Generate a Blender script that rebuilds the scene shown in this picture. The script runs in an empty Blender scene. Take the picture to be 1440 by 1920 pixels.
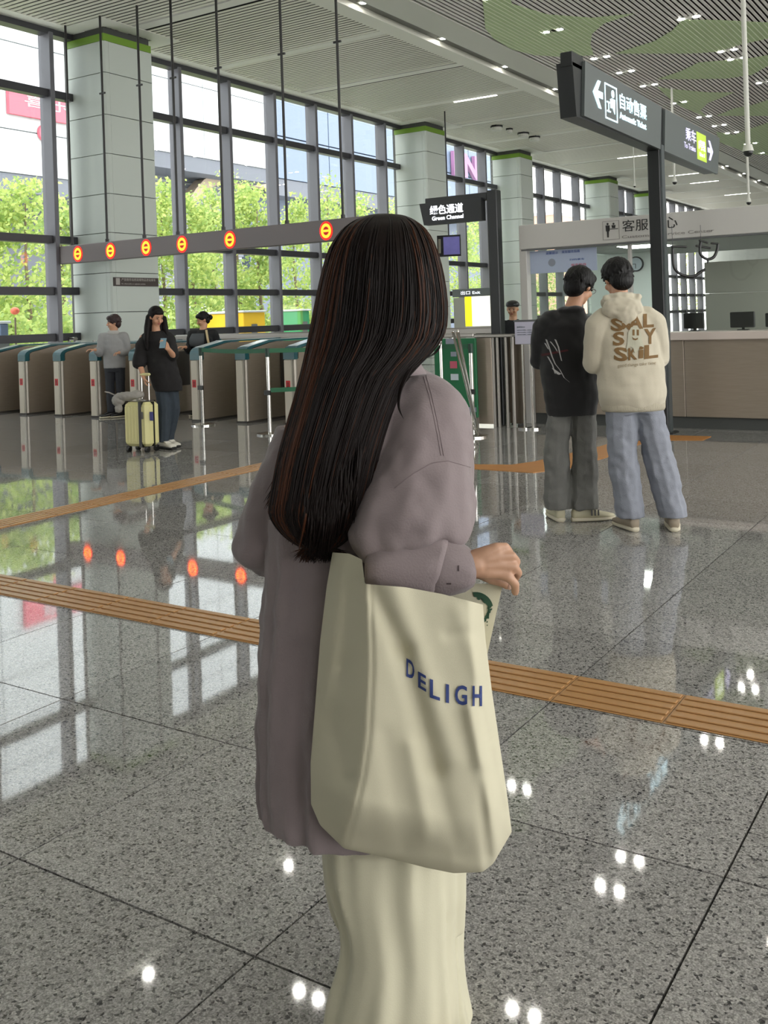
import bpy, bmesh, math, random
import numpy as np
from mathutils import Vector, Matrix, noise
from mathutils.bvhtree import BVHTree
random.seed(7)
SC = bpy.context.scene
COL = SC.collection
PI = math.pi

# ------------------------------------------------------------------ camera
F, YAW, ROLL, CY, EYE = 1860.78, 0.570414, 0.0330023, 596.74, 1.42
FW = Vector((-math.sin(YAW), math.cos(YAW), 0)); RT = Vector((math.cos(YAW), math.sin(YAW), 0)); UP = Vector((0, 0, 1))
CAMP = Vector((0, 0, EYE))
cam = bpy.data.cameras.new('camera'); co = bpy.data.objects.new('camera', cam); COL.objects.link(co)
cx = math.cos(ROLL)*RT - math.sin(ROLL)*UP; cyv = math.sin(ROLL)*RT + math.cos(ROLL)*UP; cz = -FW
m = Matrix((cx, cyv, cz)).transposed().to_4x4(); m.translation = CAMP
co.matrix_world = m
cam.sensor_fit = 'HORIZONTAL'; cam.sensor_width = 36; cam.lens = 36*F/1440
cam.shift_y = -(960-CY)/1440; cam.clip_start = 0.05; cam.clip_end = 400
SC.camera = co
# ------------------------------------------------------------------ light and exposure
w = bpy.data.worlds.new('overcast'); SC.world = w; w.use_nodes = True
bg = w.node_tree.nodes['Background']; bg.inputs[0].default_value = (1.0, 0.99, 0.975, 1); bg.inputs[1].default_value = 5.2
SC.view_settings.view_transform = 'Standard'; SC.view_settings.look = 'None'
SC.view_settings.gamma = 1; SC.view_settings.use_curve_mapping = False
SC.view_settings.exposure = 0.0
SC.cycles.max_bounces = 10; SC.cycles.diffuse_bounces = 5; SC.cycles.glossy_bounces = 5
SC.cycles.transparent_max_bounces = 14; SC.cycles.transmission_bounces = 6
SC.cycles.caustics_reflective = False; SC.cycles.caustics_refractive = False
SC.cycles.sample_clamp_indirect = 6

def ray(x, y):
    dx = x-720; dy = CY-y
    a = dx*math.cos(ROLL)+dy*math.sin(ROLL); b = -dx*math.sin(ROLL)+dy*math.cos(ROLL)
    return FW + RT*(a/F) + UP*(b/F)
def at(x, y, d): return CAMP + ray(x, y)*d
def on(x, y, ax, v):
    r = ray(x, y); i = 'XYZ'.index(ax); return CAMP + r*((v-CAMP[i])/r[i])

# ------------------------------------------------------------------ materials
def lin(c):
    return tuple(((v/255)/12.92 if v/255 <= .04045 else ((v/255+.055)/1.055)**2.4) for v in c)
MATS = {}
def mat(name, rgb=(128,128,128), rough=.5, metal=0, spec=.5, emit=None, estr=0, alb=1.0, nz=0, nsc=8, bump=0, bsc=60, stretch=(1,1,1), coat=0, sheen=0, aniso=0):
    if name in MATS: return MATS[name]
    m = bpy.data.materials.new(name); m.use_nodes = True; MATS[name] = m
    nt = m.node_tree; N = nt.nodes; L = nt.links; b = N['Principled BSDF']
    c = lin(rgb); c = tuple(min(1, v*alb) for v in c)
    b.inputs['Base Color'].default_value = (*c, 1)
    b.inputs['Roughness'].default_value = rough; b.inputs['Metallic'].default_value = metal
    b.inputs['Specular IOR Level'].default_value = spec
    if coat: b.inputs['Coat Weight'].default_value = coat
    if sheen: b.inputs['Sheen Weight'].default_value = sheen
    if aniso: b.inputs['Anisotropic'].default_value = aniso
    if emit: b.inputs['Emission Color'].default_value = (*lin(emit), 1); b.inputs['Emission Strength'].default_value = estr
    if nz or bump:
        tc = N.new('ShaderNodeTexCoord'); mp = N.new('ShaderNodeMapping'); mp.inputs['Scale'].default_value = stretch
        L.new(tc.outputs['Object'], mp.inputs[0])
    if nz:
        n = N.new('ShaderNodeTexNoise'); n.inputs['Scale'].default_value = nsc; n.inputs['Detail'].default_value = 5
        L.new(mp.outputs[0], n.inputs['Vector'])
        mx = N.new('ShaderNodeMix'); mx.data_type = 'RGBA'
        mx.inputs['A'].default_value = (*[v*(1-nz) for v in c], 1); mx.inputs['B'].default_value = (*[min(1, v*(1+nz)) for v in c], 1)
        L.new(n.outputs[0], mx.inputs['Factor']); L.new(mx.outputs['Result'], b.inputs['Base Color'])
    if bump:
        n2 = N.new('ShaderNodeTexNoise'); n2.inputs['Scale'].default_value = bsc; n2.inputs['Detail'].default_value = 4
        L.new(mp.outputs[0], n2.inputs['Vector'])
        bp = N.new('ShaderNodeBump'); bp.inputs['Strength'].default_value = bump; bp.inputs['Distance'].default_value = .02
        L.new(n2.outputs[0], bp.inputs['Height']); L.new(bp.outputs[0], b.inputs['Normal'])
    return m
def granite():
    m = bpy.data.materials.new('polished_granite'); m.use_nodes = True; nt = m.node_tree; N = nt.nodes; L = nt.links; b = N['Principled BSDF']
    g = N.new('ShaderNodeNewGeometry')
    v = N.new('ShaderNodeTexVoronoi'); v.inputs['Scale'].default_value = 150; v.feature = 'F1'
    n0 = N.new('ShaderNodeTexNoise'); n0.inputs['Scale'].default_value = 60; n0.inputs['Detail'].default_value = 3
    ad = N.new('ShaderNodeMix'); ad.data_type = 'RGBA'; ad.inputs['Factor'].default_value = .012
    L.new(g.outputs['Position'], n0.inputs['Vector'])
    L.new(g.outputs['Position'], ad.inputs['A']); L.new(n0.outputs['Color'], ad.inputs['B']); L.new(ad.outputs['Result'], v.inputs['Vector'])
    sp = N.new('ShaderNodeSeparateColor'); L.new(v.outputs['Color'], sp.inputs[0])
    r = N.new('ShaderNodeValToRGB'); L.new(sp.outputs[0], r.inputs[0])
    e = r.color_ramp.elements
    e[0].position = 0; e[0].color = (.05,.05,.05,1); e[1].position = 1; e[1].color = (.47,.455,.43,1)
    for p, c in ((.06,(.07,.07,.07,1)), (.11,(.2,.195,.185,1)), (.35,(.31,.30,.29,1)), (.62,(.36,.35,.335,1)), (.85,(.43,.42,.40,1))):
        k = e.new(p); k.color = c
    n = N.new('ShaderNodeTexNoise'); n.inputs['Scale'].default_value = 210; n.inputs['Detail'].default_value = 3
    L.new(g.outputs['Position'], n.inputs['Vector'])
    r2 = N.new('ShaderNodeValToRGB'); L.new(n.outputs[0], r2.inputs[0])
    r2.color_ramp.elements[0].position = .36; r2.color_ramp.elements[0].color = (.5,.5,.5,1)
    r2.color_ramp.elements[1].position = .6; r2.color_ramp.elements[1].color = (1.2,1.2,1.2,1)
    mu = N.new('ShaderNodeMix'); mu.data_type = 'RGBA'; mu.blend_type = 'MULTIPLY'; mu.inputs['Factor'].default_value = .85
    L.new(r.outputs[0], mu.inputs['A']); L.new(r2.outputs[0], mu.inputs['B'])
    oi = N.new('ShaderNodeObjectInfo'); mr = N.new('ShaderNodeMapRange'); mr.inputs['To Min'].default_value = .9; mr.inputs['To Max'].default_value = 1.1
    L.new(oi.outputs['Random'], mr.inputs[0])
    m2 = N.new('ShaderNodeMix'); m2.data_type = 'RGBA'; m2.blend_type = 'MULTIPLY'; m2.inputs['Factor'].default_value = 1
    L.new(mu.outputs['Result'], m2.inputs['A']); L.new(mr.outputs[0], m2.inputs['B']); L.new(m2.outputs['Result'], b.inputs['Base Color'])
    b.inputs['Roughness'].default_value = .035; b.inputs['IOR'].default_value = 2.0
    nb = N.new('ShaderNodeTexNoise'); nb.inputs['Scale'].default_value = 3.0; nb.inputs['Detail'].default_value = 1
    L.new(g.outputs['Position'], nb.inputs['Vector'])
    bp = N.new('ShaderNodeBump'); bp.inputs['Strength'].default_value = .12; bp.inputs['Distance'].default_value = .002
    L.new(nb.outputs[0], bp.inputs['Height']); L.new(bp.outputs[0], b.inputs['Normal'])
    return m
def glass_mat(name, tint=(1,1,1), refl=1.45, gl=.9):
    m = bpy.data.materials.new(name); m.use_nodes = True; nt = m.node_tree; N = nt.nodes; L = nt.links
    for n in list(N): N.remove(n)
    o = N.new('ShaderNodeOutputMaterial'); t = N.new('ShaderNodeBsdfTransparent'); g = N.new('ShaderNodeBsdfGlossy'); f = N.new('ShaderNodeFresnel'); x = N.new('ShaderNodeMixShader')
    t.inputs[0].default_value = (*tint, 1); g.inputs['Roughness'].default_value = .01; g.inputs['Color'].default_value = (gl,gl,gl,1); ge = N.new('ShaderNodeNewGeometry'); mr = N.new('ShaderNodeMapRange'); mr.inputs['To Min'].default_value = refl; mr.inputs['To Max'].default_value = 1/refl
    L.new(ge.outputs['Backfacing'], mr.inputs[0]); L.new(mr.outputs[0], f.inputs[0])
    L.new(f.outputs[0], x.inputs[0]); L.new(t.outputs[0], x.inputs[1]); L.new(g.outputs[0], x.inputs[2]); L.new(x.outputs[0], o.inputs[0])
    return m
GR = granite(); GLASS = glass_mat('window_glass', (.96,.98,.98)); GLASS2 = glass_mat('counter_glass', (.965,.985,.975), 1.4)
WHITE = mat('white_paint', (205,205,198), .55, alb=1)
CEIL = mat('ceiling_white', (226,226,218), .6)
SLATL = mat('pale_slat', (224,222,210), .5)
BLACK = mat('black_void', (14,14,14), .8)
GREEN = mat('green_infill', (186,206,158), .6)
LIME = mat('lime_band', (112,150,44), .5)
CLAD = mat('column_cladding', (198,206,200), .28, spec=.5)
GREYM = mat('mullion_grey', (108,108,114), .4, metal=.25)
DARKM = mat('transom_dark', (62,62,66), .4, metal=.3)
ROD = mat('dark_rod', (30,28,28), .4)
STEEL = mat('brushed_steel', (158,146,132), .36, metal=.45, nz=.12, nsc=6, stretch=(1,1,14), bump=.05, bsc=20)
CHROME = mat('polished_chrome', (205,203,198), .14, metal=1)
CREAMP = mat('cream_panel', (196,188,172), .45)
TEAL = mat('teal_cap', (28,84,92), .3, spec=.6)
GTOP = mat('gate_glass_top', (215,225,228), .15, spec=.7)
RED = mat('red_sticker', (190,22,28), .5)
DRED = mat('dark_mark', (60,10,12), .5)
SIGNG = mat('charcoal_sign', (92,98,98), .45)
SIGND = mat('dark_sign_metal', (30,33,34), .4)
PLASTIC_BK = mat('black_plastic', (12,12,12), .35)
TAC = mat('tactile_tan', (176,132,82), .32, nz=.1, nsc=20, spec=.6)
LIT_W = mat('lit_white', (240,240,245), emit=(235,238,245), estr=1.6)
LIT_B = mat('lit_pale_blue', (215,240,248), emit=(205,238,248), estr=1.1)
LIT_V = mat('lit_pale_violet', (215,210,240), emit=(205,200,238), estr=.8)
LAMP = mat('lamp_diffuser', (255,255,255), emit=(255,252,244), estr=110)
TUBE = mat('tube_diffuser', (255,255,255), emit=(255,252,240), estr=9)
REDLIT = mat('red_led_ring', (255,150,40), emit=(255,112,20), estr=4.6)
REDGLOW = mat('red_led_halo', (230,20,14), emit=(255,26,14), estr=1.6)
REDDIM = mat('red_led_off', (120,16,10), emit=(150,16,8), estr=.8)

# ------------------------------------------------------------------ mesh helpers
class MB:
    def __init__(s): s.v = []; s.f = []
    def box(s, a, b):
        x0,y0,z0 = a; x1,y1,z1 = b; n = len(s.v)
        s.v += [(x0,y0,z0),(x1,y0,z0),(x1,y1,z0),(x0,y1,z0),(x0,y0,z1),(x1,y0,z1),(x1,y1,z1),(x0,y1,z1)]
        s.f += [tuple(n+i for i in q) for q in ((0,3,2,1),(4,5,6,7),(0,1,5,4),(1,2,6,5),(2,3,7,6),(3,0,4,7))]
        return s
    def bevbox(s, a, b, r=.01):
        x0,y0,z0 = a; x1,y1,z1 = b
        r = min(r, (x1-x0)/2.01, (y1-y0)/2.01, (z1-z0)/2.01)
        def ring(z, i): return [(x0+i+0*r,y0+r,z),(x0+r,y0+i,z),(x1-r,y0+i,z),(x1-i,y0+r,z),(x1-i,y1-r,z),(x1-r,y1-i,z),(x0+r,y1-i,z),(x0+i,y1-r,z)]
        def ringi(z): return [(x0+r,y0+r*1.6,z),(x0+r*1.6,y0+r,z),(x1-r*1.6,y0+r,z),(x1-r,y0+r*1.6,z),(x1-r,y1-r*1.6,z),(x1-r*1.6,y1-r,z),(x0+r*1.6,y1-r,z),(x0+r,y1-r*1.6,z)]
        return s.rings([ringi(z0), ring(z0+r,0), ring(z1-r,0), ringi(z1)])
    def rings(s, R, close=True, caps=True):
        n0 = len(s.v); k = len(R[0])
        for r in R: s.v += [tuple(p) for p in r]
        for i in range(len(R)-1):
            for j in range(k if close else k-1):
                a = n0+i*k+j; b = n0+i*k+(j+1) % k
                s.f.append((a, b, b+k, a+k))
        if caps:
            s.f.append(tuple(n0+j for j in reversed(range(k)))); s.f.append(tuple(n0+(len(R)-1)*k+j for j in range(k)))
        return s
    def prism(s, poly, ax, lo, hi):
        def P(p, t):
            return (t, p[0], p[1]) if ax == 'X' else ((p[0], t, p[1]) if ax == 'Y' else (p[0], p[1], t))
        return s.rings([[P(p, lo) for p in poly], [P(p, hi) for p in poly]])
    def loft(s, rows, n=24, sq=2.0, ax=None):
        # rows: (center, rx, ry[, rot]) horizontal ellipses, or with frame vectors
        R = []
        for r in rows:
            c, rx, ry = Vector(r[0]), r[1], r[2]; rot = r[3] if len(r) > 3 else 0
            u = Vector((math.cos(rot), math.sin(rot), 0)); v = Vector((-math.sin(rot), math.cos(rot), 0))
            if ax: u, v = Vector(ax[0]), Vector(ax[1])
            ring = []
            for i in range(n):
                t = 2*PI*i/n; ct, st = math.cos(t), math.sin(t)
                ring.append(c + u*rx*math.copysign(abs(ct)**(2/sq), ct) + v*ry*math.copysign(abs(st)**(2/sq), st))
            R.append(ring)
        return s.rings(R)
    def seg(s, p0, r0, p1, r1, n=14, caps=4, flat=None):
        p0 = Vector(p0); p1 = Vector(p1); d = p1-p0
        L = d.length
        if L < 1e-6: d = Vector((0,0,1))
        d = d.normalized(); u = d.orthogonal().normalized(); v = d.cross(u)
        if flat: # (dirvector, scale)
            u = (Vector(flat[0]) - d*d.dot(Vector(flat[0]))).normalized(); v = d.cross(u); fs = flat[1]
        else: fs = 1
        R = []
        def ring(c, r): return [c + (u*math.cos(2*PI*i/n)*fs + v*math.sin(2*PI*i/n))*r for i in range(n)]
        for k in range(caps):
            a = -PI/2 + (k+.35)*(PI/2)/caps; R.append(ring(p0 + d*r0*math.sin(a), r0*math.cos(a)))
        R.append(ring(p0, r0)); R.append(ring(p1, r1))
        for k in range(caps):
            a = (k+.65)*(PI/2)/caps; R.append(ring(p1 + d*r1*math.sin(a), r1*math.cos(a)))
        return s.rings(R)
    def path(s, pts, rads, n=10, flat=None):
        for i in range(len(pts)-1): s.seg(pts[i], rads[i], pts[i+1], rads[i+1], n, 3, flat)
        return s
    def tube(s, pts, r, n=8):
        pts = [Vector(p) for p in pts]; R = []; u = None
        for i, p in enumerate(pts):
            d = (pts[min(i+1, len(pts)-1)] - pts[max(i-1, 0)]).normalized()
            u = d.orthogonal().normalized() if u is None else (u - d*u.dot(d)).normalized()
            v = d.cross(u); rr = r[i] if isinstance(r, (list, tuple)) else r
            R.append([p + (u*math.cos(2*PI*k/n) + v*math.sin(2*PI*k/n))*rr for k in range(n)])
        return s.rings(R)
    def ball(s, c, rx, ry=None, rz=None, n=16, m=10, rot=None):
        ry = ry or rx; rz = rz or rx; c = Vector(c); R = []
        for j in range(m):
            a = -PI/2 + (j+.5)*PI/m
            ring = []
            for i in range(n):
                t = 2*PI*i/n; p = Vector((rx*math.cos(a)*math.cos(t), ry*math.cos(a)*math.sin(t), rz*math.sin(a)))
                if rot: p = rot @ p
                ring.append(c+p)
            R.append(ring)
        return s.rings(R)
    def disc(s, c, r, nrm=(0,0,-1), n=20, th=.01):
        c = Vector(c); d = Vector(nrm).normalized(); return s.seg2(c, c+d*th, r, n)
    def seg2(s, a, b, r, n=16, r2=None):
        a = Vector(a); b = Vector(b); d = (b-a).normalized(); u = d.orthogonal().normalized(); v = d.cross(u); r2 = r if r2 is None else r2
        return s.rings([[a+(u*math.cos(2*PI*i/n)+v*math.sin(2*PI*i/n))*r for i in range(n)], [b+(u*math.cos(2*PI*i/n)+v*math.sin(2*PI*i/n))*r2 for i in range(n)]])
    def mesh(s, name, m=None, smooth=False):
        me = bpy.data.meshes.new(name); me.from_pydata([tuple(p) for p in s.v], [], s.f); me.validate()
        bm = bmesh.new(); bm.from_mesh(me); bmesh.ops.recalc_face_normals(bm, faces=bm.faces); bm.to_mesh(me); bm.free()
        if m: me.materials.append(m)
        if smooth: me.polygons.foreach_set('use_smooth', [True]*len(me.polygons))
        return me
    def build(s, name, m=None, parent=None, smooth=False, world=True):
        return place(name, s.mesh(name, m, smooth), parent, world)
def place(name, me, parent=None, world=True):
    o = bpy.data.objects.new(name, me); COL.objects.link(o)
    if parent is not None:
        o.parent = parent
        if world: o.matrix_parent_inverse = wm(parent).inverted()
    return o
def wm(o):
    mtx = o.matrix_basis.copy()
    if o.parent: return wm(o.parent) @ o.matrix_parent_inverse @ mtx
    return mtx
def thing(name, label, cat, loc=(0,0,0), rz=0, group=None):
    o = bpy.data.objects.new(name, None); COL.objects.link(o); o.location = loc; o.rotation_euler = (0,0,rz); o.empty_display_size = .1
    return tag(o, label, cat, group)
def tag(o, label=None, cat=None, group=None, kind=None):
    if label: o['label'] = label
    if cat: o['category'] = cat
    if group: o['group'] = group
    if kind: o['kind'] = kind
    return o
def smooth_by(o, ang=40):
    o.data.polygons.foreach_set('use_smooth', [True]*len(o.data.polygons))
    try: o.data.set_sharp_from_angle(angle=math.radians(ang))
    except Exception: pass
    return o
def dup(root, loc=None, rz=None, label=None):
    r = root.copy(); COL.objects.link(r)
    if loc is not None: r.location = loc
    if rz is not None: r.rotation_euler = (0,0,rz)
    if label: r['label'] = label
    for ch in root.children:
        c = ch.copy(); COL.objects.link(c); c.parent = r
        for g in ch.children:
            d = g.copy(); COL.objects.link(d); d.parent = c
    return r
def remesh(o, vox, sm=6, fac=.5, disp=0, dsize=.1):
    r = o.modifiers.new('r', 'REMESH'); r.mode = 'VOXEL'; r.voxel_size = vox; r.use_smooth_shade = True
    s_ = o.modifiers.new('s', 'SMOOTH'); s_.iterations = sm; s_.factor = fac
    if disp:
        t = bpy.data.textures.new('folds', 'CLOUDS'); t.noise_scale = dsize; t.noise_depth = 1
        d = o.modifiers.new('d', 'DISPLACE'); d.texture = t; d.strength = disp; d.mid_level = .5; d.texture_coords = 'LOCAL'
    return o
def bake(o):
    bpy.context.view_layer.update()
    dg = bpy.context.evaluated_depsgraph_get(); me = bpy.data.meshes.new_from_object(o.evaluated_get(dg))
    mats = [m_ for m_ in o.data.materials]
    o.modifiers.clear(); o.data = me
    if not me.materials:
        for m_ in mats: me.materials.append(m_)
    me.polygons.foreach_set('use_smooth', [True]*len(me.polygons))
    return o
def text_mesh(txt, size, ext=.002, bold=0, align='LEFT', space=1):
    cu = bpy.data.curves.new('t', 'FONT'); cu.body = txt; cu.size = size; cu.extrude = ext; cu.offset = bold; cu.align_x = align; cu.resolution_u = 3; cu.space_character = space
    o = bpy.data.objects.new('t', cu); COL.objects.link(o); bpy.context.view_layer.update()
    me = bpy.data.meshes.new_from_object(o.evaluated_get(bpy.context.evaluated_depsgraph_get()))
    bpy.data.objects.remove(o); return me
def text(name, txt, size, origin, xdir, ydir, m, parent=None, ext=.002, bold=0, align='LEFT', fitw=None, fith=None, space=1):
    me = text_mesh(txt, size, ext, bold, align, space)
    X = Vector(xdir).normalized(); Y = Vector(ydir).normalized(); Z = X.cross(Y)
    vs = [v.co.copy() for v in me.vertices]
    if not vs: return None
    x0 = min(v.x for v in vs); x1 = max(v.x for v in vs); y0 = min(v.y for v in vs); y1 = max(v.y for v in vs)
    sx = fitw/(x1-x0) if fitw else 1; sy = fith/(y1-y0) if fith else 1
    for v in me.vertices:
        c = v.co; p = Vector(origin) + X*((c.x-(x0 if fitw else 0))*sx) + Y*((c.y-(y0 if fith else 0))*sy) + Z*c.z
        v.co = p
    me.materials.clear(); me.materials.append(m)
    return place(name, me, parent)
# ================================================================== STRUCTURE
ZC = 7.2; XW = -15.72; PITCH = .825
# ---- floor
floor = bpy.data.objects.new('floor', MB().box((-16,-8,-.3),(12,62,-.012)).mesh('floor', mat('grout', (34,32,30), .9))); COL.objects.link(floor); tag(floor, kind='structure')
g2 = .0031
tile_me = MB().box((g2,g2,-.011),(PITCH-g2,PITCH-g2,0)).mesh('floor_tile', GR)
vis = []; rest = []
for i in range(-24, 14):
    x0 = -.66 + PITCH*i
    if x0 < -16 or x0 > 11: continue
    for j in range(-10, 72):
        y0 = 1.69 + PITCH*(j-1)
        c = Vector((x0+PITCH/2, y0+PITCH/2, 0)) - CAMP
        d = c.dot(FW); inside = False
        if d > .5:
            a = c.dot(RT)/d*F; b = -EYE/d*F
            inside = -840 < a < 840 and b > -1560
        (vis if inside else rest).append((c.length, x0, y0))
vis.sort(); near = vis[:290]; rest += vis[290:]
rnd = random.Random(3)
for L_, x0, y0 in near:
    o = place('floor_tile', tile_me, floor); o.location = (x0, y0, 0); o.rotation_euler = (rnd.uniform(-1,1)*.0006, rnd.uniform(-1,1)*.0006, 0)
b_ = MB()
for L_, x0, y0 in rest:
    b_.box((x0+g2,y0+g2,-.011),(x0+PITCH-g2,y0+PITCH-g2,0))
o = b_.build('floor_tile_field', GR, floor); tag(o, kind='stuff')

# ---- tactile paving
TL = PITCH/2
def tactile(name, label, cells, along):
    root = thing(name, label, 'tactile paving', (cells[0][0], cells[0][1], 0))
    t = MB(); s = TL; wd = .285; NBAR = 5; st_ = wd/NBAR
    t.bevbox((.001,.001,.0),(s-.001,wd-.001,.0025),.001)
    for k in range(NBAR):
        c = st_*(k+.5); t.bevbox((.007,c-st_*.31,.002),(s-.007,c+st_*.31,.0075),.004)
    if along == 'Y': t.v = [(y, x, z) for x, y, z in t.v]
    me = t.mesh('tactile_tile', TAC)
    for x, y in cells:
        o = place('tactile_tile', me, root); o.location = (x, y, .0005)
    return root
tactile('tactile_strip', 'tan ribbed guiding strip crossing the floor nearest the camera, behind the long-haired woman', [(-.66+TL*i, 3.352) for i in range(-36, 12)], 'X')
tactile('tactile_strip', 'tan ribbed guiding strip running from the left edge towards the ticket gates', [(-6.49, 1.69+TL*i) for i in range(5, 21)], 'Y')
# orange bent path by the two men
bm_ = MB()
pl = [(-5.2,8.05),(-4.28,8.13),(-3.69,8.12),(-3.5,8.45),(-3.42,9.2),(-3.42,10.6),(-2.9,10.75),(-2.9,11.1),(-3.72,11.05),(-3.75,9.95),(-3.95,8.75),(-4.07,8.48),(-4.40,8.38),(-5.2,8.36)]
bm_.prism(pl, 'Z', .0004, .005)
o = bm_.build('tactile_strip', mat('orange_strip', (178,120,58), .45, nz=.1), None, world=False); tag(o, 'flat orange guiding strip bending behind the two standing men', 'tactile paving')

# ---- ceiling
ceil = bpy.data.objects.new('ceiling', MB().box((-16,-8,ZC+.35),(12,62,ZC+.45)).mesh('ceiling', BLACK)); COL.objects.link(ceil); tag(ceil, kind='structure')
# left part: slats along X between white bands
bands = [.4+3.28*k+.52 for k in range(0, 19)]
bands = [17.0+3.27*k for k in range(-6, 14)]
sl = MB().box((-15.2,-.041,0),(-10.68,.041,.006)).mesh('ceiling_slat', SLATL)
ys = []
y = -2.0
while y < 61:
    if all(abs(y-b) > .172 for b in bands): ys.append(y)
    y += .128
front = [y for y in ys if 9 < y][:250]; back_ = [y for y in ys if y not in front]
for y in front:
    o = place('ceiling_slat', sl, ceil); o.location = (0, y, ZC)
b_ = MB()
for y in back_: b_.box((-15.2,y-.041,ZC),(-10.68,y+.041,ZC+.006))
tag(b_.build('ceiling_slats', SLATL, ceil), kind='stuff')
for y in bands:
    o = MB().box((-15.37,y-.13,ZC-.004),(-10.68,y+.13,ZC+.09)).build('ceiling_band', CEIL, ceil)
MB().box((-15.74,-8,ZC-.006),(-15.2,62,ZC+.09)).build('border_strip', mat('border_white', (240,240,232), .6), ceil)
# bulkhead band with a recessed light slot
MB().box((-10.68,-8,ZC-.01),(-10.28,62,ZC+.3)).build('bulkhead_strip', mat('bulkhead_light', (228,228,218), .6), ceil)
MB().box((-9.93,-8,ZC-.01),(-9.2,62,ZC+.3)).build('bulkhead_panel', mat('bulkhead_grey', (206,206,198), .6), ceil)
MB().box((-10.28,-8,ZC+.10),(-9.93,62,ZC+.16)).build('slot_back', mat('bulkhead_grey2', (140,140,134), .6), ceil)
# right part: slats along Y
sr = MB().box((-.028,-8,0),(.028,62,.018)).mesh('ceiling_slat', mat('slat_grey', (226,222,218), .5))
x = -9.1
while x < 11.5:
    o = place('ceiling_slat', sr, ceil); o.location = (x, 0, ZC); x += .105
MB().box((-9.2,-8,ZC+.12),(11.8,62,ZC+.14)).build('slat_backing', BLACK, ceil)
blobs = [
 [(905,-60),(905,0),(910,53),(927,73),(960,92),(1003,103),(1053,106),(1113,103),(1107,83),(1110,63),(1133,43),(1190,25),(1110,33),(1027,27),(960,7),(935,-60)],
 [(1153,100),(1227,77),(1260,57),(1280,37),(1340,37),(1440,42),(1500,30),(1520,70),(1440,72),(1393,82),(1343,97),(1293,100),(1227,100)],
 [(1233,148),(1277,133),(1310,117),(1360,113),(1400,110),(1440,103),(1490,100),(1480,120),(1440,123),(1410,140),(1360,147),(1293,148)],
 [(1233,163),(1260,167),(1327,173),(1377,173),(1327,193),(1313,207),(1327,220),(1277,200),(1250,180)],
 [(1343,217),(1377,203),(1410,197),(1440,187),(1480,185),(1480,214),(1440,217),(1393,217)],
 [(1343,247),(1377,253),(1410,240),(1440,230),(1480,228),(1480,280),(1440,290),(1420,290),(1393,283),(1350,267)]]
RIB = mat('pale_green_rib', (216,224,198), .5)
def infill(poly):
    o = MB().prism(poly, 'Z', ZC-.006, ZC-.002).build('green_infill', GREEN, ceil)
    mb = MB(); x = -9.1
    while x < 11.5:
        c = []
        for (xa, ya), (xb, yb) in zip(poly, poly[1:]+poly[:1]):
            if (xa-x)*(xb-x) < 0: c.append(ya+(yb-ya)*(x-xa)/(xb-xa))
        c.sort()
        for y0, y1 in zip(c[::2], c[1::2]): mb.box((x-.009,y0,ZC-.012),(x+.009,y1,ZC-.006))
        x += .105
    if mb.v: tag(mb.build('infill_rib', RIB, o), kind='stuff')
for pb in blobs: infill([(q.x, q.y) for q in (on(px, py, 'Z', ZC) for px, py in pb)])
for (cx_, cy_, rx_, ry_) in ((-3.5,7.5,1.5,2.6),(-6.8,6.5,1.6,2.2),(.5,12,1.6,3.2),(3,6,1.8,3),(2,24,2,4),(4,36,2,5)):
    infill([(cx_+rx_*math.cos(t)*(1+.25*math.sin(2*t)), cy_+ry_*math.sin(t)) for t in [2*PI*i/24 for i in range(24)]])

# ---- facade windows
ZT = [.12, 1.26, 2.15, 3.14, 5.95, 7.1]
bays = [(-8,-.3,[-6.3,-4.6,-2.9,-1.6]), (.9,13.2,[2.6,4.3,6,7.7,9.35,11.0,12.66]), (14.44,25.44,[16.12,17.75,19.44,21.16,22.83,24.54]), (26.6,32.0,[27.75,29.39,31.02]), (33.05,40.99,[34.4,36,37.66,39.66]), (42.1,47.5,[43.6,45.3,46.6]), (48.6,60,[50.2,51.9,53.5,55.2,56.9,58.5])]
wn = 0
for (ya, yb, ms) in bays:
    wn += 1
    W = bpy.data.objects.new('window_%d' % wn, None); COL.objects.link(W); W.location = (XW, ya, 0); tag(W, kind='structure')
    for y in ms:
        MB().bevbox((XW-.1,y-.05,0),(XW+.24,y+.05,7.12),.008).build('mullion', GREYM, W)
    MB().box((XW-.05,ya-.02,7.08),(XW+.2,yb+.02,ZC)).build('head_frame', DARKM, W)
    MB().box((XW-.1,ya,0),(XW+.22,yb,.12)).build('sill_frame', DARKM, W)
    edges = [ya]+ms+[yb]
    for z in ZT[1:-1]:
        for e0, e1 in zip(edges[:-1], edges[1:]):
            MB().bevbox((XW-.03,e0+(.05 if e0!=ya else 0),z-.075),(XW+.17,e1-(.05 if e1!=yb else 0),z+.075),.006).build('transom', DARKM, W)
    for e0, e1 in zip(edges[:-1], edges[1:]):
        if yb > 9 and ya < 48:
            for z0, z1 in zip(ZT[:-1], ZT[1:]):
                MB().box((XW-.02,e0+.04,z0+.06),(XW-.005,e1-.04,z1-.06)).build('pane', GLASS, W)

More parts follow.
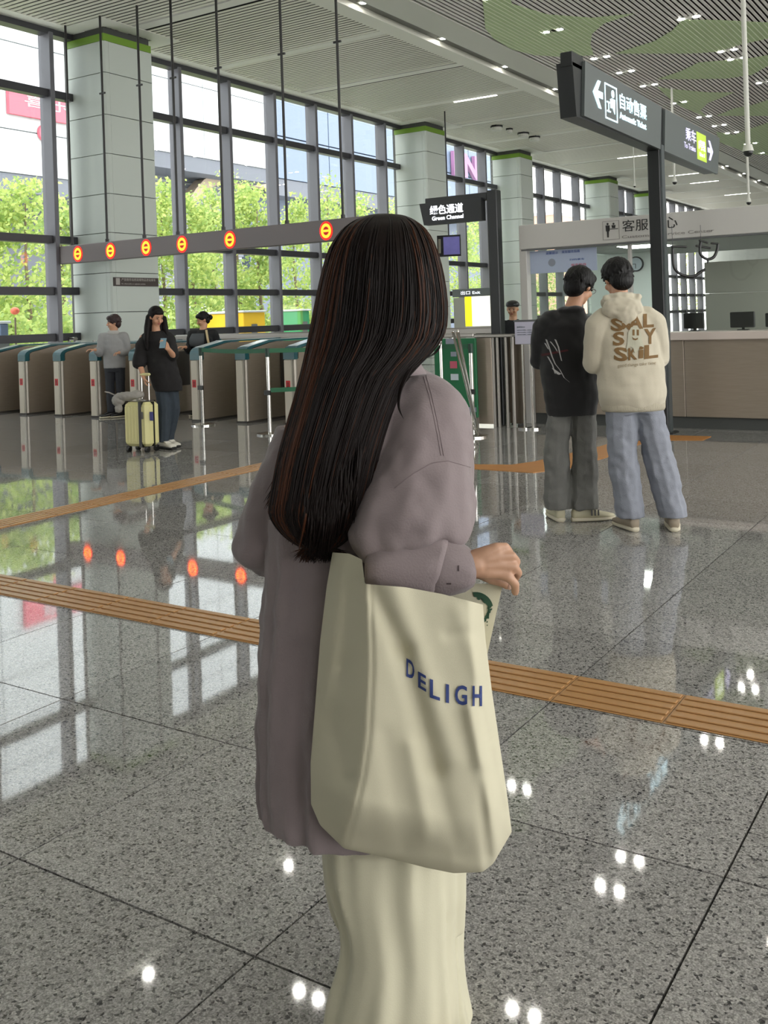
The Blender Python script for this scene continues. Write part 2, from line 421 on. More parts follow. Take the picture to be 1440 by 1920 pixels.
# ---- columns
def column(ya, yb, lab):
    r = thing('column', lab, 'column', (-15.2, (ya+yb)/2, 0)); xr = -14.65
    MB().box((XW-.1,ya+.03,0),(xr-.03,yb-.03,ZC+.05)).build('core', mat('core_grey', (70,72,70), .8), r)
    MB().box((XW-.02,ya+.0,7.0-.07),(xr,yb,7.07)).build('lime_band', LIME, r)
    zs = [.0,.2,.95,1.71,2.47,3.24,3.99,4.76,5.51,6.32,6.93]
    for z0, z1 in zip(zs[:-1], zs[1:]):
        MB().bevbox((XW,ya-.005,z0+.006),(xr-.12,ya+.035,z1-.006),.005).build('panel', CLAD, r)
        # corner piece, chamfered
        MB().prism([(xr-.118,ya-.005),(xr-.03,ya-.005),(xr+.005,ya+.03),(xr+.005,ya+.118),(xr-.03,ya+.118),(xr-.118,ya+.035)], 'Z', z0+.006, z1-.006).build('corner_panel', CLAD, r)
        MB().bevbox((xr-.035,ya+.122,z0+.006),(xr+.005,yb,z1-.006),.005).build('panel', CLAD, r)
    MB().box((XW,yb-.005,0),(xr,yb+.005,6.93)).build('rear_panel', CLAD, r)
    # ceiling collar
    MB().box((XW,ya-.42,ZC-.012),(xr+.42,ya-.02,ZC-.001)).build('ceiling_collar', CEIL, r)
    MB().box((xr+.02,ya-.02,ZC-.012),(xr+.42,yb+.42,ZC-.001)).build('ceiling_collar', CEIL, r)
    MB().box((XW,yb+.02,ZC-.012),(xr+.02,yb+.42,ZC-.001)).build('ceiling_collar', CEIL, r)
    return r
column(13.2, 14.44, 'white-clad square column behind the ticket gates, with a small dark sign')
column(25.44, 26.6, 'white-clad square column behind the hanging television')
column(32.0, 33.05, 'white-clad square column beside the green channel sign')
column(40.99, 42.1, 'white-clad square column whose top shows above the booth header, left of the sign post')
column(47.56, 48.6, 'farthest white-clad square column, seen against the overhead sign post')
column(-.3, .9, 'white-clad square column left of the picture, by the near windows')

# ---- setting outside the frame: far wall
fw_ = MB().box((-16,61.8,0),(12,62,ZC+.4)).build('wall_far', mat('far_wall', (188,190,186), .6)); tag(fw_, kind='structure')
rw_ = MB().box((11.8,30,0),(12,62,ZC+.4)).build('wall_right', mat('far_wall')); tag(rw_, kind='structure')

bw_ = MB().box((-16,-8.2,0),(12,-8,ZC+.4)).build('wall_back', mat('far_wall')); tag(bw_, kind='structure')
# ---- lights
ORD = ['first','second','third','fourth','fifth','sixth','seventh','eighth','ninth','tenth','eleventh','twelfth','thirteenth','fourteenth','fifteenth','sixteenth','seventeenth','eighteenth','nineteenth','twentieth']
def proj(p):
    d = Vector(p)-CAMP; z = d.dot(FW); a = d.dot(RT)/z*F; b = d.z/z*F
    return (720+a*math.cos(ROLL)-b*math.sin(ROLL), CY-(a*math.sin(ROLL)+b*math.cos(ROLL)), z)
def spot_pair(x, y, z, lab, grp, r=.062, dx=.15, n=2):
    t = thing('downlight', lab, 'light', (x, y, z), 0, grp)
    h = MB(); 
    if n == 2: h.bevbox((x-dx-.09,y-.09,z-.006),(x+dx+.09,y+.09,z+.05),.005)
    else: h.bevbox((x-.1,y-.1,z-.006),(x+.1,y+.1,z+.05),.005)
    h.build('housing', WHITE, t)
    for s_ in ((-dx,dx) if n == 2 else (0,)):
        MB().seg2((x+s_,y,z-.006),(x+s_,y,z-.014),r,18).build('lens', LAMP, t)
for X_, Ys in ((-7.9,(4.2,7.1,10.0,13.2,16.36,19.09,21.8,23.5,25.3,28.0,30.6,32.4,34.05,36.8,39.4,42.2,45,48,51)), (-5.4,(2.1,5.1,8.1,11.08,14.13,15.06,20.0,23.1,24.0,27,30,33,36,39)), (-2.9,(2,5,8,11,14,17,20,23,26,29)), (-.4,(-1,2,5,8,11,14,17,20)), (2.1,(-1,2,5,8,11,14,17)), (4.6,(-1,2,5,8,11,14))):
    seen = hid = 0
    for y in Ys:
        p = proj((X_, y, ZC)); lab = 'twin recessed downlight shining between the slats of the green and black ceiling'
        if p[2] > 1 and 0 < p[0] < 1440 and 0 < p[1] < 1920:
            lab = '%s visible twin downlight from the viewer, slatted ceiling row %s' % (ORD[seen], {-7.9:'nearest the grey bulkhead', -5.4:'second from the bulkhead', -2.9:'third from the bulkhead'}.get(X_, 'farthest right')); seen += 1
        else:
            lab = '%s unseen twin downlight beyond the picture edge, %s ceiling row from the bulkhead' % (ORD[hid], ORD[int((X_+7.9)/2.5+.5)]); hid += 1
        spot_pair(X_, y, ZC, lab, 'twin downlights in the slatted ceiling')
seen = hid = 0
for k in range(-4, 16):
    p = proj((-10.105, 15.4+3.02*k, ZC)); lab = '%s unseen round downlight of the bulkhead slot, beyond the picture edge' % ORD[hid]
    if p[2] > 1 and 0 < p[0] < 1440 and 0 < p[1] < 1920:
        lab = '%s single round downlight counted from the viewer, along the long bulkhead slot' % ORD[seen]; seen += 1
    else: hid += 1
    spot_pair(-10.105, 15.4+3.02*k, ZC+.09, lab, 'downlights in the bulkhead slot', .06, 0, 1)
for k, y in enumerate((23.62, 36.53, 43.05, 46.36, 52.7)):
    t = thing('tube_light', ['linear light strip in the ceiling, nearest one, above the far column', 'linear light strip seen just left of the sign post', 'linear light strip in the third lit row, right of the sign post', 'linear light strip in the fourth lit row', 'farthest linear light strip, low at the right edge'][k], 'light', (-12.05, y, ZC))
    MB().box((-12.7,y-.06,ZC-.02),(-11.4,y+.06,ZC)).build('housing', WHITE, t)
    MB().box((-12.68,y-.045,ZC-.03),(-11.42,y+.045,ZC-.02)).build('diffuser', TUBE, t)
# small ceiling units
for (px, py, lab, k) in ((931,236,'small ceiling camera box, leftmost of the ceiling units',0),(955,241,'tiny smoke detector on the left ceiling',1),(981,249,'round ceiling speaker between smoke detector and last unit',0),(1002,256,'small ceiling unit nearest the overhead sign',0)):
    q = on(px, py, 'Z', ZC)
    t = thing('ceiling_unit', lab, 'ceiling fixture', q)
    MB().seg2(q, q-Vector((0,0,.14)), .16 if k == 0 else .09, 16).build('body', WHITE, t)
    MB().seg2(q+Vector((0,0,.01)), q-Vector((0,0,.05)), .19 if k == 0 else .11, 16).build('trim_ring', PLASTIC_BK, t)

# ================================================================== TICKET GATES
def gate(label, x, sticker=1):
    t = thing('ticket_gate', label, 'ticket gate', (x, 10.7, 0), 0, 'row of ticket gates')
    if gate.proto is not None:
        r = gate.proto; c = r.copy(); COL.objects.link(c); c.location = (x, 10.7, 0); c['label'] = label
        for ch in r.children:
            if ch.name.startswith('sticker') and not sticker: continue
            k = ch.copy(); COL.objects.link(k); k.parent = c
            for g in ch.children:
                e = g.copy(); COL.objects.link(e); e.parent = k
        bpy.data.objects.remove(t); return c
    W_ = .19
    prof = [(.0,.90),(.0,1.0),(.02,1.035),(.06,1.065),(.13,1.09),(.55,1.16),(.7,1.165),(1.9,1.165)]
    low = [(1.9,1.14),(.7,1.14),(.56,1.13),(.15,1.055),(.10,1.03),(.085,.99),(.085,.90)]
    MB().prism(prof+low, 'X', 0, W_).build('cap', TEAL, t, world=False)
    body = [(.045,.03),(.045,.91),(.10,.91),(.10,1.02),(.15,1.045),(.56,1.12),(.7,1.13),(1.88,1.13),(1.88,.03)]
    MB().prism(body, 'X', .012, W_-.002).build('cabinet', STEEL, t, world=False)
    MB().bevbox((.0,.004,.02),(.135,.05,.897),.01).build('front_panel', CREAMP, t, world=False)
    # rounded stainless corner of the front
    c = [( .135+.055*math.sin(a), .06-.055*math.cos(a)) for a in [i*PI/12 for i in range(7)]]+[(.135,.06)]
    MB().prism(c, 'Z', .02, .897).build('corner_trim', mat('gate_corner', (150,144,134), .35, metal=.6), t, world=False)
    tp = [(.10,1.083),(.54,1.158),(.54,1.163),(.10,1.088)]
    MB().prism(tp, 'X', .02, W_-.02).build('reader_glass', GTOP, t, world=False)
    MB().box((.02,.55,1.165),(W_-.02,1.8,1.169)).build('top_glass', GTOP, t, world=False)
    MB().box((.0,.0,.0),(W_,1.9,.03)).build('plinth', mat('plinth_dark', (60,56,52), .6), t, world=False)
    s = MB().box((.035,.0,.50),(.105,.004,.61)).build('sticker', RED, t, world=False)
    for z in (.52,.545,.57):
        MB().box((.05,-.001,z),(.09,.0005,z+.012)).build('sticker_mark', DRED, s, world=False)
    MB().bevbox((.19,.78,.45),(.20,1.12,1.0),.004).build('flap_housing', mat('flap_dark', (54,50,46), .4), t, world=False)
    gate.proto = t
    return t
gate.proto = None
gl = ['ticket gate cabinet at the left edge of the picture, front cut off', 'ticket gate second from the left, its front in shade', 'ticket gate third from the left, with red sticker', 'ticket gate just left of the woman with the suitcase, red sticker in view', 'ticket gate half hidden behind the woman with the suitcase', 'ticket gate directly right of the woman with the suitcase', 'ticket gate with no sticker, right of the slim steel post', 'last ticket gate, partly hidden by the long brown hair']
for lab, x in zip(gl, (-15.05,-14.2,-13.31,-12.44,-11.55,-10.27,-9.4,-8.53)):
    gate(lab, x, sticker=0 if x == -9.4 else 1)

# ================================================================== RED LANE SIGN
t = thing('lane_sign_beam', 'long grey hanging beam with glowing red no-entry rings above the gates', 'sign', (-11.7, 12.7, 2.66))
MB().bevbox((-15.5,12.68,2.66),(-8.0,12.82,3.0),.01).build('beam', mat('beam_grey', (112,104,104), .5), t)
for x in (-14.95,-14.06,-13.14,-12.26,-11.16,-9.16):
    r = []
    z = 2.825
    ro = MB(); R1, R2, R3 = .098, .058, .125
    def annul(mb, ra, rb, y0, y1, zz=1.18):
        n = 28
        o_ = [[(x+ra*math.cos(2*PI*i/n), y, z+ra*zz*math.sin(2*PI*i/n)) for i in range(n)] for y in (y0,)]
        i_ = [[(x+rb*math.cos(2*PI*i/n), y, z+rb*zz*math.sin(2*PI*i/n)) for i in range(n)] for y in (y0, y1)]
        o2 = [(x+ra*math.cos(2*PI*i/n), y1, z+ra*zz*math.sin(2*PI*i/n)) for i in range(n)]
        mb.rings([o_[0], i_[0], i_[1], o2, o_[0]], caps=False)
    annul(ro, R1, R2, 12.668, 12.678)
    ro.box((x-R2-.005,12.668,z-.018),(x+R2+.005,12.678,z+.018))
    ring = ro.build('led_ring', REDLIT, t)
    ha = MB(); annul(ha, R3, R1, 12.672, 12.679); ha.build('led_glow_rim', REDGLOW, t)  # red glow spreading from the ring, built as an emitting band
    MB().seg2((x,12.674,z),(x,12.679,z),R2+.012,24).build('led_centre', REDDIM, t)
for k, x in enumerate((-15.18,-14.22,-13.25,-12.42,-11.36,-9.99,-8.88)):
    rod = MB().seg2((x,12.75,2.99),(x,12.75,ZC+.05),.022,10).build('hanging_rod', ROD, t)
    MB().box((x-.07,12.735,5.75),(x+.07,12.765,5.78)).build('rod_clamp', ROD, rod)
    MB().seg2((x,12.75,2.99),(x,12.75,3.06),.035,10).build('rod_socket', ROD, rod)

# column wayfinding plate
t = thing('column_sign', 'small dark brown sign plate on the first column', 'sign', (-14.64, 13.8, 2.2))
MB().bevbox((-14.645,13.24,2.21),(-14.63,14.42,2.38),.003).build('plate', mat('brown_plate', (58,48,44), .5), t)
text('lettering', '严禁携带易燃易爆物品进站乘车', .07, (-14.629,13.44,2.31), (0,1,0), (0,0,1), mat('sign_grey_text', (170,165,160), .6), t, fitw=.9, fith=.055)
text('lettering', 'No inflammable or explosive articles', .05, (-14.629,13.44,2.235), (0,1,0), (0,0,1), mat('sign_grey_text'), t, fitw=.62, fith=.035)
MB().box((-14.63,13.30,2.235),(-14.628,13.40,2.365)).build('pictogram', mat('sign_grey_text'), t)

# television on ceiling rod
tvc = Vector((-14.0, 24.6, 0)); tv = thing('television', 'small television hung on a thin rod in front of the second column', 'television', (-14.1, 24.5, 3.9))
q = on(842, 461, 'Y', 24.6)
xx, zz = q.x, q.z
a_ = .35; U_ = Vector((math.cos(a_), math.sin(a_), 0)); V_ = Vector((-math.sin(a_), math.cos(a_), 0)); c0 = Vector((xx, 24.6, zz))
def obox(c, U, V, hx, hy, hz):
    mb = MB().box((-hx,-hy,-hz),(hx,hy,hz)); mb.v = [tuple(Vector(c)+U*p[0]+V*p[1]+Vector((0,0,p[2]))) for p in mb.v]; return mb
obox(c0, U_, V_, .33, .05, .30).build('cabinet', PLASTIC_BK, tv)
scr = obox(c0-V_*.052+U_*.08, U_, V_, .23, .004, .25).build('screen', mat('tv_screen', (92,88,140), .3, emit=(96,94,150), estr=.4, nz=.4, nsc=4), tv)
obox(c0-V_*.052-U_*.26, U_, V_, .035, .006, .2).build('speaker_bar', mat('warm_grey', (120,116,104), .5), tv)
MB().seg2(c0+Vector((0,0,.28)), (xx, 24.6, ZC), .02).build('hanging_rod', ROD, tv)

# ================================================================== GREEN CHANNEL SIGN
t = thing('green_channel_sign', 'black sign box with white lettering on a tall dark post', 'sign', (-5.65, 11.5, 0))
MB().bevbox((-5.74,11.48,0),(-5.60,11.62,3.02),.008).build('post', SIGND, t)
MB().bevbox((-6.66,11.49,2.90),(-5.74,11.6,3.0),.006).build('top_beam', SIGND, t)
pn = MB().prism([(-6.72,2.93),(-5.80,2.93),(-5.80,2.64),(-6.66,2.64)], 'Y', 11.44, 11.56).build('sign_panel', mat('sign_black', (40,42,44), .5), t)
text('lettering', '绿色通道', .15, (-6.56,11.436,2.765), (1,0,0), (0,0,1), LIT_W, t, fitw=.50, fith=.125, bold=.003)
text('lettering', 'Green Channel', .08, (-6.53,11.436,2.69), (1,0,0), (0,0,1), LIT_W, t, fitw=.47, fith=.055, bold=.002)
MB().bevbox((-5.80,11.63,0),(-5.54,11.67,.015),.004).build('base_plate', SIGND, t)

# ================================================================== OVERHEAD SIGN
xs = -3.4
t = thing('overhead_sign', 'large charcoal overhead direction sign on a single dark post', 'sign', (xs, 11.3, 0))
MB().bevbox((xs-.165,11.26,0),(xs-.02,11.38,3.4),.01).build('post', SIGND, t)
MB().box((xs-.019,11.265,0),(xs+.002,11.375,3.3)).build('post_cover', mat('post_grey', (86,92,94), .4, metal=.3), t)
MB().prism([(8.72,3.74),(13.95,3.74),(13.8,3.24),(11.2,3.24),(8.78,3.24)], 'X', xs-.19, xs-.03).build('casing', SIGND, t)
def arrow(mb, y, z, w, h, s_, x0, x1):
    # arrow with bent arms
    pts = [(-.5,0),(.05,.5),(.32,.5),(-.02,.12),(.5,.12),(.5,-.12),(-.02,-.12),(.32,-.5),(.05,-.5)]
    mb.prism([(y+s_*a*w, z+b*h) for a, b in pts], 'X', x0, x1)
p1 = MB().prism([(8.97,3.79),(11.34,3.735),(11.25,3.24),(8.9,3.26)], 'X', xs-.03, xs).build('sign_panel', SIGNG, t)
p2 = MB().prism([(11.48,3.735),(13.95,3.73),(13.78,3.22),(11.4,3.24)], 'X', xs-.03, xs).build('sign_panel', SIGNG, t)
MB().bevbox((xs-.15,8.72,3.70),(xs-.03,9.0,3.84),.006).build('bracket', SIGND, t)
mb = MB(); arrow(mb, 9.27, 3.53, .26, .27, 1, xs, xs+.008); mb.build('arrow', LIT_B, t)
mb = MB()
for y0, y1, z0, z1 in ((9.47,9.82,3.665,3.68),(9.47,9.82,3.325,3.34),(9.47,9.485,3.34,3.665),(9.805,9.82,3.34,3.665)): mb.box((xs,y0,z0),(xs+.006,y1,z1))
mb.box((xs,9.52,3.49),(xs+.006,9.60,3.505)); mb.box((xs,9.56,3.40),(xs+.006,9.575,3.49)); mb.box((xs,9.52,3.40),(xs+.006,9.62,3.415)); mb.box((xs,9.62,3.45),(xs+.006,9.66,3.54))
mb.seg2((xs,9.70,3.60),(xs+.006,9.70,3.60),.04,14); mb.prism([(9.65,3.55),(9.76,3.55),(9.74,3.40),(9.66,3.48)], 'X', xs, xs+.006)
mb.build('ticket_pictogram', LIT_B, t)
text('lettering', '自动售票', .2, (xs+.004,9.90,3.49), (0,1,0), (0,0,1), LIT_B, t, fitw=.86, fith=.165, bold=.003)
text('lettering', 'Automatic Ticket', .09, (xs+.004,9.88,3.385), (0,1,0), (0,0,1), LIT_B, t, fitw=.86, fith=.07, bold=.003)
text('lettering', '乘车', .2, (xs+.004,12.28,3.49), (0,1,0), (0,0,1), LIT_V, t, fitw=.46, fith=.16, bold=.002)
text('lettering', 'To Trains', .09, (xs+.004,12.2,3.385), (0,1,0), (0,0,1), LIT_V, t, fitw=.50, fith=.07)
MB().box((xs,12.78,3.31),(xs+.004,13.22,3.66)).build('lime_plate', mat('lime_lit', (176,200,70), .5, emit=(176,200,70), estr=.55), t)
text('lettering', '1号线', .15, (xs+.008,12.85,3.44), (0,1,0), (0,0,1), LIT_W, t, fitw=.30, fith=.13)
text('lettering', 'Line 1', .06, (xs+.008,12.88,3.36), (0,1,0), (0,0,1), LIT_W, t, fitw=.22, fith=.05)
mb = MB(); arrow(mb, 13.42, 3.49, .26, .26, -1, xs, xs+.008); mb.build('arrow', LIT_V, t)
MB().bevbox((xs-.24,11.2,-.0),(xs+.05,11.44,.012),.004).build('base_plate', SIGND, t)

# hanging white camera poles
def pole(px, py, d, r, lab):
    p = at(px, py, d); t = thing('camera_pole', lab, 'security camera', p)
    MB().seg2(p+Vector((0,0,.12)), (p.x,p.y,ZC), r, 12).build('pole', WHITE, t)
    MB().seg2(p+Vector((0,0,.05)), p+Vector((0,0,.14)), r*2.3, 16, r*1.6).build('collar', WHITE, t)
    MB().ball(p+Vector((0,0,.04)), r*1.9).build('dome', PLASTIC_BK, t, smooth=True)
pole(1403, 291, 13, .032, 'white hanging pole with black dome camera at its end, nearest the viewer')
pole(1404, 383, 24, .03, 'thin white hanging camera pole lowest at the right, above the booth')
pole(1265, 345, 26, .03, 'thin white hanging camera pole behind the overhead sign post')
pole(1190, 352, 30, .018, 'short dark hanging camera rod above the booth header')
# ================================================================== SERVICE BOOTH
YB = 11.75
booth = thing('service_booth', 'white-framed glass customer service booth with header sign and steel counter', 'booth', (-1.5, YB, 0))
BW = mat('booth_white', (196,194,190), .5)
MB().bevbox((-5.43,YB,2.245),(3.4,YB+.3,2.56),.008).build('header', BW, booth)
MB().box((-5.40,YB-.006,2.225),(3.4,YB+.05,2.245)).build('header_trim', mat('trim_dark', (96,98,98), .5), booth)
MB().bevbox((-5.43,YB,0),(-5.33,YB+.12,2.25),.006).build('corner_post', BW, booth)
MB().box((-5.43,YB+.3,2.3),(3.4,YB+4.2,2.5)).build('booth_ceiling', mat('booth_ceiling', (176,184,180), .6), booth)
MB().box((-5.43,YB+.12,0),(-5.38,YB+4.2,.95)).build('side_panel', STEEL, booth)
MB().box((-5.42,YB+.12,.95),(-5.41,YB+4.2,2.3)).build('side_glass', GLASS2, booth)
for s in range(9):
    x0 = -5.28 + s*.96
    MB().bevbox((x0,YB+.02,.14),(x0+.955,YB+.06,1.05),.003).build('counter_panel', STEEL, booth)
MB().box((-5.3,YB+.06,0),(3.4,YB+.12,1.04)).build('counter_core', mat('core_grey'), booth)
MB().box((-5.25,YB+.07,0),(3.4,YB+.16,.14)).build('plinth', mat('plinth_black', (30,30,28), .6), booth)
MB().bevbox((-3.7,YB-.03,1.045),(3.4,YB+.55,1.14),.008).build('countertop', mat('countertop', (206,194,186), .4), booth)
MB().box((-5.33,YB+.06,1.04),(-3.7,YB+.16,1.10)).build('sill_rail', BW, booth)
for x0, x1 in ((-5.32,-4.02),(-3.98,-2.0),(-1.96,.0),(.04,2.0)):
    MB().box((x0,YB+.1,1.14),(x1,YB+.112,2.245)).build('front_glass', GLASS2, booth)
MB().bevbox((-4.02,YB+.07,1.1),(-3.98,YB+.13,2.245),.004).build('glass_post', BW, booth)
ink = mat('black_ink', (34,34,34), .6); greyink = mat('grey_ink', (138,134,132), .6)
# header lettering
text('lettering', '客服', .16, (-4.05,YB-.002,2.375), (1,0,0), (0,0,1), ink, booth, fitw=.32, fith=.14)
text('lettering', '中心', .16, (-3.70,YB-.002,2.375), (1,0,0), (0,0,1), ink, booth, fitw=.32, fith=.14)
text('lettering', 'Customer Service Center', .06, (-4.06,YB-.002,2.295), (1,0,0), (0,0,1), greyink, booth, fitw=1.1, fith=.035)
mb = MB()
for y0,y1,z0,z1 in ((-4.30,-4.09,2.515,2.52),(-4.30,-4.09,2.29,2.295),(-4.30,-4.295,2.29,2.52),(-4.095,-4.09,2.29,2.52)): mb.box((y0,YB-.003,z0),(y1,YB,z1))
mb.build('pictogram_frame', greyink, booth)
mb = MB()
mb.seg2((-4.235,YB-.004,2.485),(-4.235,YB,2.485),.013,12); mb.prism([(-4.262,2.468),(-4.21,2.468),(-4.212,2.395),(-4.222,2.395),(-4.225,2.32),(-4.245,2.32),(-4.248,2.395),(-4.258,2.395)],'Y',YB-.004,YB)
mb.seg2((-4.16,YB-.004,2.482),(-4.16,YB,2.482),.012,12); mb.prism([(-4.185,2.466),(-4.135,2.466),(-4.14,2.43),(-4.18,2.43)],'Y',YB-.004,YB); mb.box((-4.22,YB-.004,2.415),(-4.105,YB,2.424))
mb.build('service_pictogram', ink, booth)
# things inside / on glass
o = thing('poster', 'pale blue notice poster behind the booth glass at its left end', 'poster', (-4.88, YB+.085, 1.93))
MB().box((-5.32,YB+.085,1.93),(-4.42,YB+.093,2.22)).build('sheet', mat('poster_blue', (176,188,212), .6), o)
bl = mat('poster_ink', (70,92,160), .6); rd = mat('poster_red', (190,90,110), .6); gy = mat('poster_grey', (140,146,160), .6)
text('lettering', '温馨提示', .05, (-5.1,YB+.084,2.165), (1,0,0), (0,0,1), bl, o, fitw=.17, fith=.035)
text('lettering', '乘客服务指南', .05, (-4.88,YB+.084,2.168), (1,0,0), (0,0,1), bl, o, fitw=.24, fith=.035)
MB().seg2((-5.02,YB+.084,2.06),(-5.02,YB+.086,2.06),.05,20).build('round_emblem', gy, o)
text('lettering', '服务热线', .04, (-4.76,YB+.084,2.0), (1,0,0), (0,0,1), rd, o, fitw=.2, fith=.03)
text('lettering', '扫码乘车', .04, (-4.78,YB+.084,2.07), (1,0,0), (0,0,1), bl, o, fitw=.2, fith=.025)
# clock on inner wall pier
p = on(1192, 495, 'Y', 14.9)
pier = MB().bevbox((p.x-.75,14.94,1.0),(p.x+.28,15.1,2.3),.004).build('inner_wall_panel', mat('pale_inner', (226,234,230), .6), booth)
o = thing('wall_clock', 'round wall clock with dark rim inside the booth', 'clock', (p.x,14.93,p.z))
MB().seg2((p.x,14.90,p.z),(p.x,14.94,p.z),.115,28).build('rim', PLASTIC_BK, o)
MB().seg2((p.x,14.892,p.z),(p.x,14.90,p.z),.098,28).build('dial', mat('dial', (196,208,216), .4), o)
MB().box((p.x-.05,14.888,p.z-.004),(p.x,14.892,p.z+.004)).build('hand', ink, o); MB().box((p.x-.004,14.888,p.z-.07),(p.x+.004,14.892,p.z)).build('hand', ink, o)
# grey partition screen behind the counter
p0 = on(1320, 492, 'Y', 13.2); p1_ = on(1330, 620, 'Y', 13.2)
o = thing('partition_screen', 'grey partition board standing behind the booth counter', 'partition', (p0.x+1.2,13.2,0))
for k in range(2):
    MB().bevbox((p0.x+k*1.3,13.2,0),(p0.x+1.29+k*1.3,13.26,1.60),.006).build('board', mat('partition_grey', (158,158,148), .45), o)
    MB().bevbox((p0.x+k*1.3,13.2,1.605),(p0.x+1.29+k*1.3,13.26,p0.z),.006).build('board', mat('partition_grey'), o)
for (px0, px1, py0, py1, lab) in ((1283,1320,586,622,'low black equipment box on the booth counter beside the glass'),(1370,1415,584,620,'black computer monitor back on the booth counter'),(1436,1475,586,620,'black monitor at the right edge of the picture')):
    a0 = on(px0, py1, 'Y', 12.2); a1 = on(px1, py0, 'Y', 12.2)
    o = thing('monitor', lab, 'monitor', ((a0.x+a1.x)/2, 12.2, 1.14))
    MB().bevbox((a0.x,12.18,1.17),(a1.x,12.22,a1.z),.008).build('panel', PLASTIC_BK, o)
    MB().box(((a0.x+a1.x)/2-.06,12.17,1.14),((a0.x+a1.x)/2+.06,12.27,1.15)).build('foot', PLASTIC_BK, o); MB().box(((a0.x+a1.x)/2-.015,12.22,1.14),((a0.x+a1.x)/2+.015,12.24,1.3)).build('stem', PLASTIC_BK, o)
# two black U-shaped hoops hung on glass
def hoop(name, lab, pts, d):
    o = thing(name, lab, 'hanging strap', at(pts[0][0], pts[0][1], d))
    P_ = [at(x, y, d) for x, y in pts]
    Q = []
    for i in range(len(P_)-1):
        for k in range(5):
            t_ = k/5; a = P_[max(i-1,0)]; b = P_[i]; c = P_[i+1]; e = P_[min(i+2,len(P_)-1)]
            Q.append(.5*((2*b)+(c-a)*t_+(2*a-5*b+4*c-e)*t_*t_+(3*b-a-3*c+e)*t_**3))
    Q.append(P_[-1]); MB().tube(Q, .016, 8).build('strap', PLASTIC_BK, o, smooth=True)
    MB().seg2(P_[0], (P_[0].x,P_[0].y,2.305), .003, 6).build('hanging_cord', PLASTIC_BK, o)
    return o
dd = 10.6
h = hoop('strap_hoop', 'large black U-shaped hoop hanging inside the booth glass', [(1261,463),(1262,490),(1266,505),(1280,516),(1300,518),(1312,511),(1322,505)], dd)
for a, b in (((1260,462),(1286,463)),((1306,461),(1331,465))): MB().seg(at(*a, dd), .012, at(*b, dd), .012).build('hook_bar', PLASTIC_BK, h)
h = hoop('strap_hoop', 'smaller black U-shaped hoop above the grey partition board', [(1314,452),(1312,470),(1316,480),(1327,486),(1338,482),(1344,470),(1346,457)], dd)
for a, b in (((1312,451),(1326,455)),((1334,456),(1347,457)),((1327,486),(1327,492))): MB().seg(at(*a, dd), .011, at(*b, dd), .011).build('hook_bar', PLASTIC_BK, h)
# added fill lights, out of sight, that brighten the booth interior
t = thing('booth_fill_light', 'added unseen square fill light inside the service booth', 'light', (-4.2, 13.4, 2.29))
MB().box((-4.6,13.1,2.285),(-4.0,13.7,2.3)).build('diffuser', mat('fill_panel_lit', (255,255,250), emit=(250,255,248), estr=26), t)
MB().box((-4.62,13.08,2.29),(-3.98,13.72,2.30)).build('frame', WHITE, t)
t = thing('booth_fill_light', 'added unseen fill light over the counter inside the service booth', 'light', (-1.7, 13.0, 2.29))
MB().box((-2.0,12.7,2.285),(-1.4,13.0,2.3)).build('diffuser', mat('fill_panel_lit'), t)
MB().box((-2.02,12.68,2.29),(-1.38,13.02,2.30)).build('frame', WHITE, t)

# ================================================================== FENCES, STANCHIONS
def rail(name, lab, x0, x1, y, z, th=.09, posts=(), cat='railing'):
    o = thing(name, lab, cat, ((x0+x1)/2, y, 0))
    MB().bevbox((x0,y-.05,z-th),(x1,y+.05,z),.02).build('handrail', mat('rail_steel', (160,156,150), .3, metal=.7), o)
    for x in posts: MB().seg2((x,y,0),(x,y,z-th),.028,12).build('post', mat('rail_steel'), o)
    return o
zr = on(60, 634, 'Y', 12.95).z
rail('railing', 'steel handrail ending in front of the first column, behind the left gates', -15.65, on(143,632,'Y',12.95).x, 12.95, zr, .07, (-15.6,-14.9,-14.45))
rail('railing', 'long grey steel railing behind the gates and below the windows', on(330,625,'Y',13.05).x, -5.9, 13.05, on(450,625,'Y',13.05).z, .11, [-13.2+1.2*k for k in range(7)])
def stanchion(x, y, lab, h=1.0, name='stanchion'):
    o = thing(name, lab, 'barrier post', (x,y,0))
    MB().seg2((x,y,0),(x,y,.018),.17,28).build('base_disc', CHROME, o, smooth=False)
    MB().seg2((x,y,.018),(x,y,.035),.16,28,.05).build('base_dome', CHROME, o)
    MB().seg2((x,y,.03),(x,y,h),.024,14).build('pole', CHROME, o)
    MB().seg2((x,y,h-.02),(x,y,h+.09),.031,14).build('belt_head', mat('belt_head', (34,60,50), .5), o)
    MB().box((x-.05,y-.035,.50),(x+.05,y-.02,.56)).build('clip', PLASTIC_BK, o)
    return o
BELT = mat('green_belt', (20,92,58), .6)
stanchion(-9.72, 10.35, 'slim steel barrier post between the two gates left of the long-haired woman')
stanchion(-8.02, 9.75, 'steel barrier post half hidden behind the long brown hair')
stanchion(-5.42, 10.3, 'steel barrier post with round base right of the mauve sleeve')
stanchion(-7.45, 11.1, 'steel barrier post standing behind the long-haired woman')
def belt(a, b, z, lab):
    a = Vector(a); b = Vector(b); d = (b-a).normalized(); n = Vector((-d.y,d.x,0))*.003
    R = []
    for i in range(9):
        t_ = i/8; p = a.lerp(b, t_); s_ = -.015*math.sin(PI*t_)
        R.append([(p.x+n.x,p.y+n.y,z+s_-.028),(p.x+n.x,p.y+n.y,z+s_+.028),(p.x-n.x,p.y-n.y,z+s_+.028),(p.x-n.x,p.y-n.y,z+s_-.028)])
    o = MB().rings(R).build('barrier_belt', BELT); tag(o, lab, 'barrier belt')
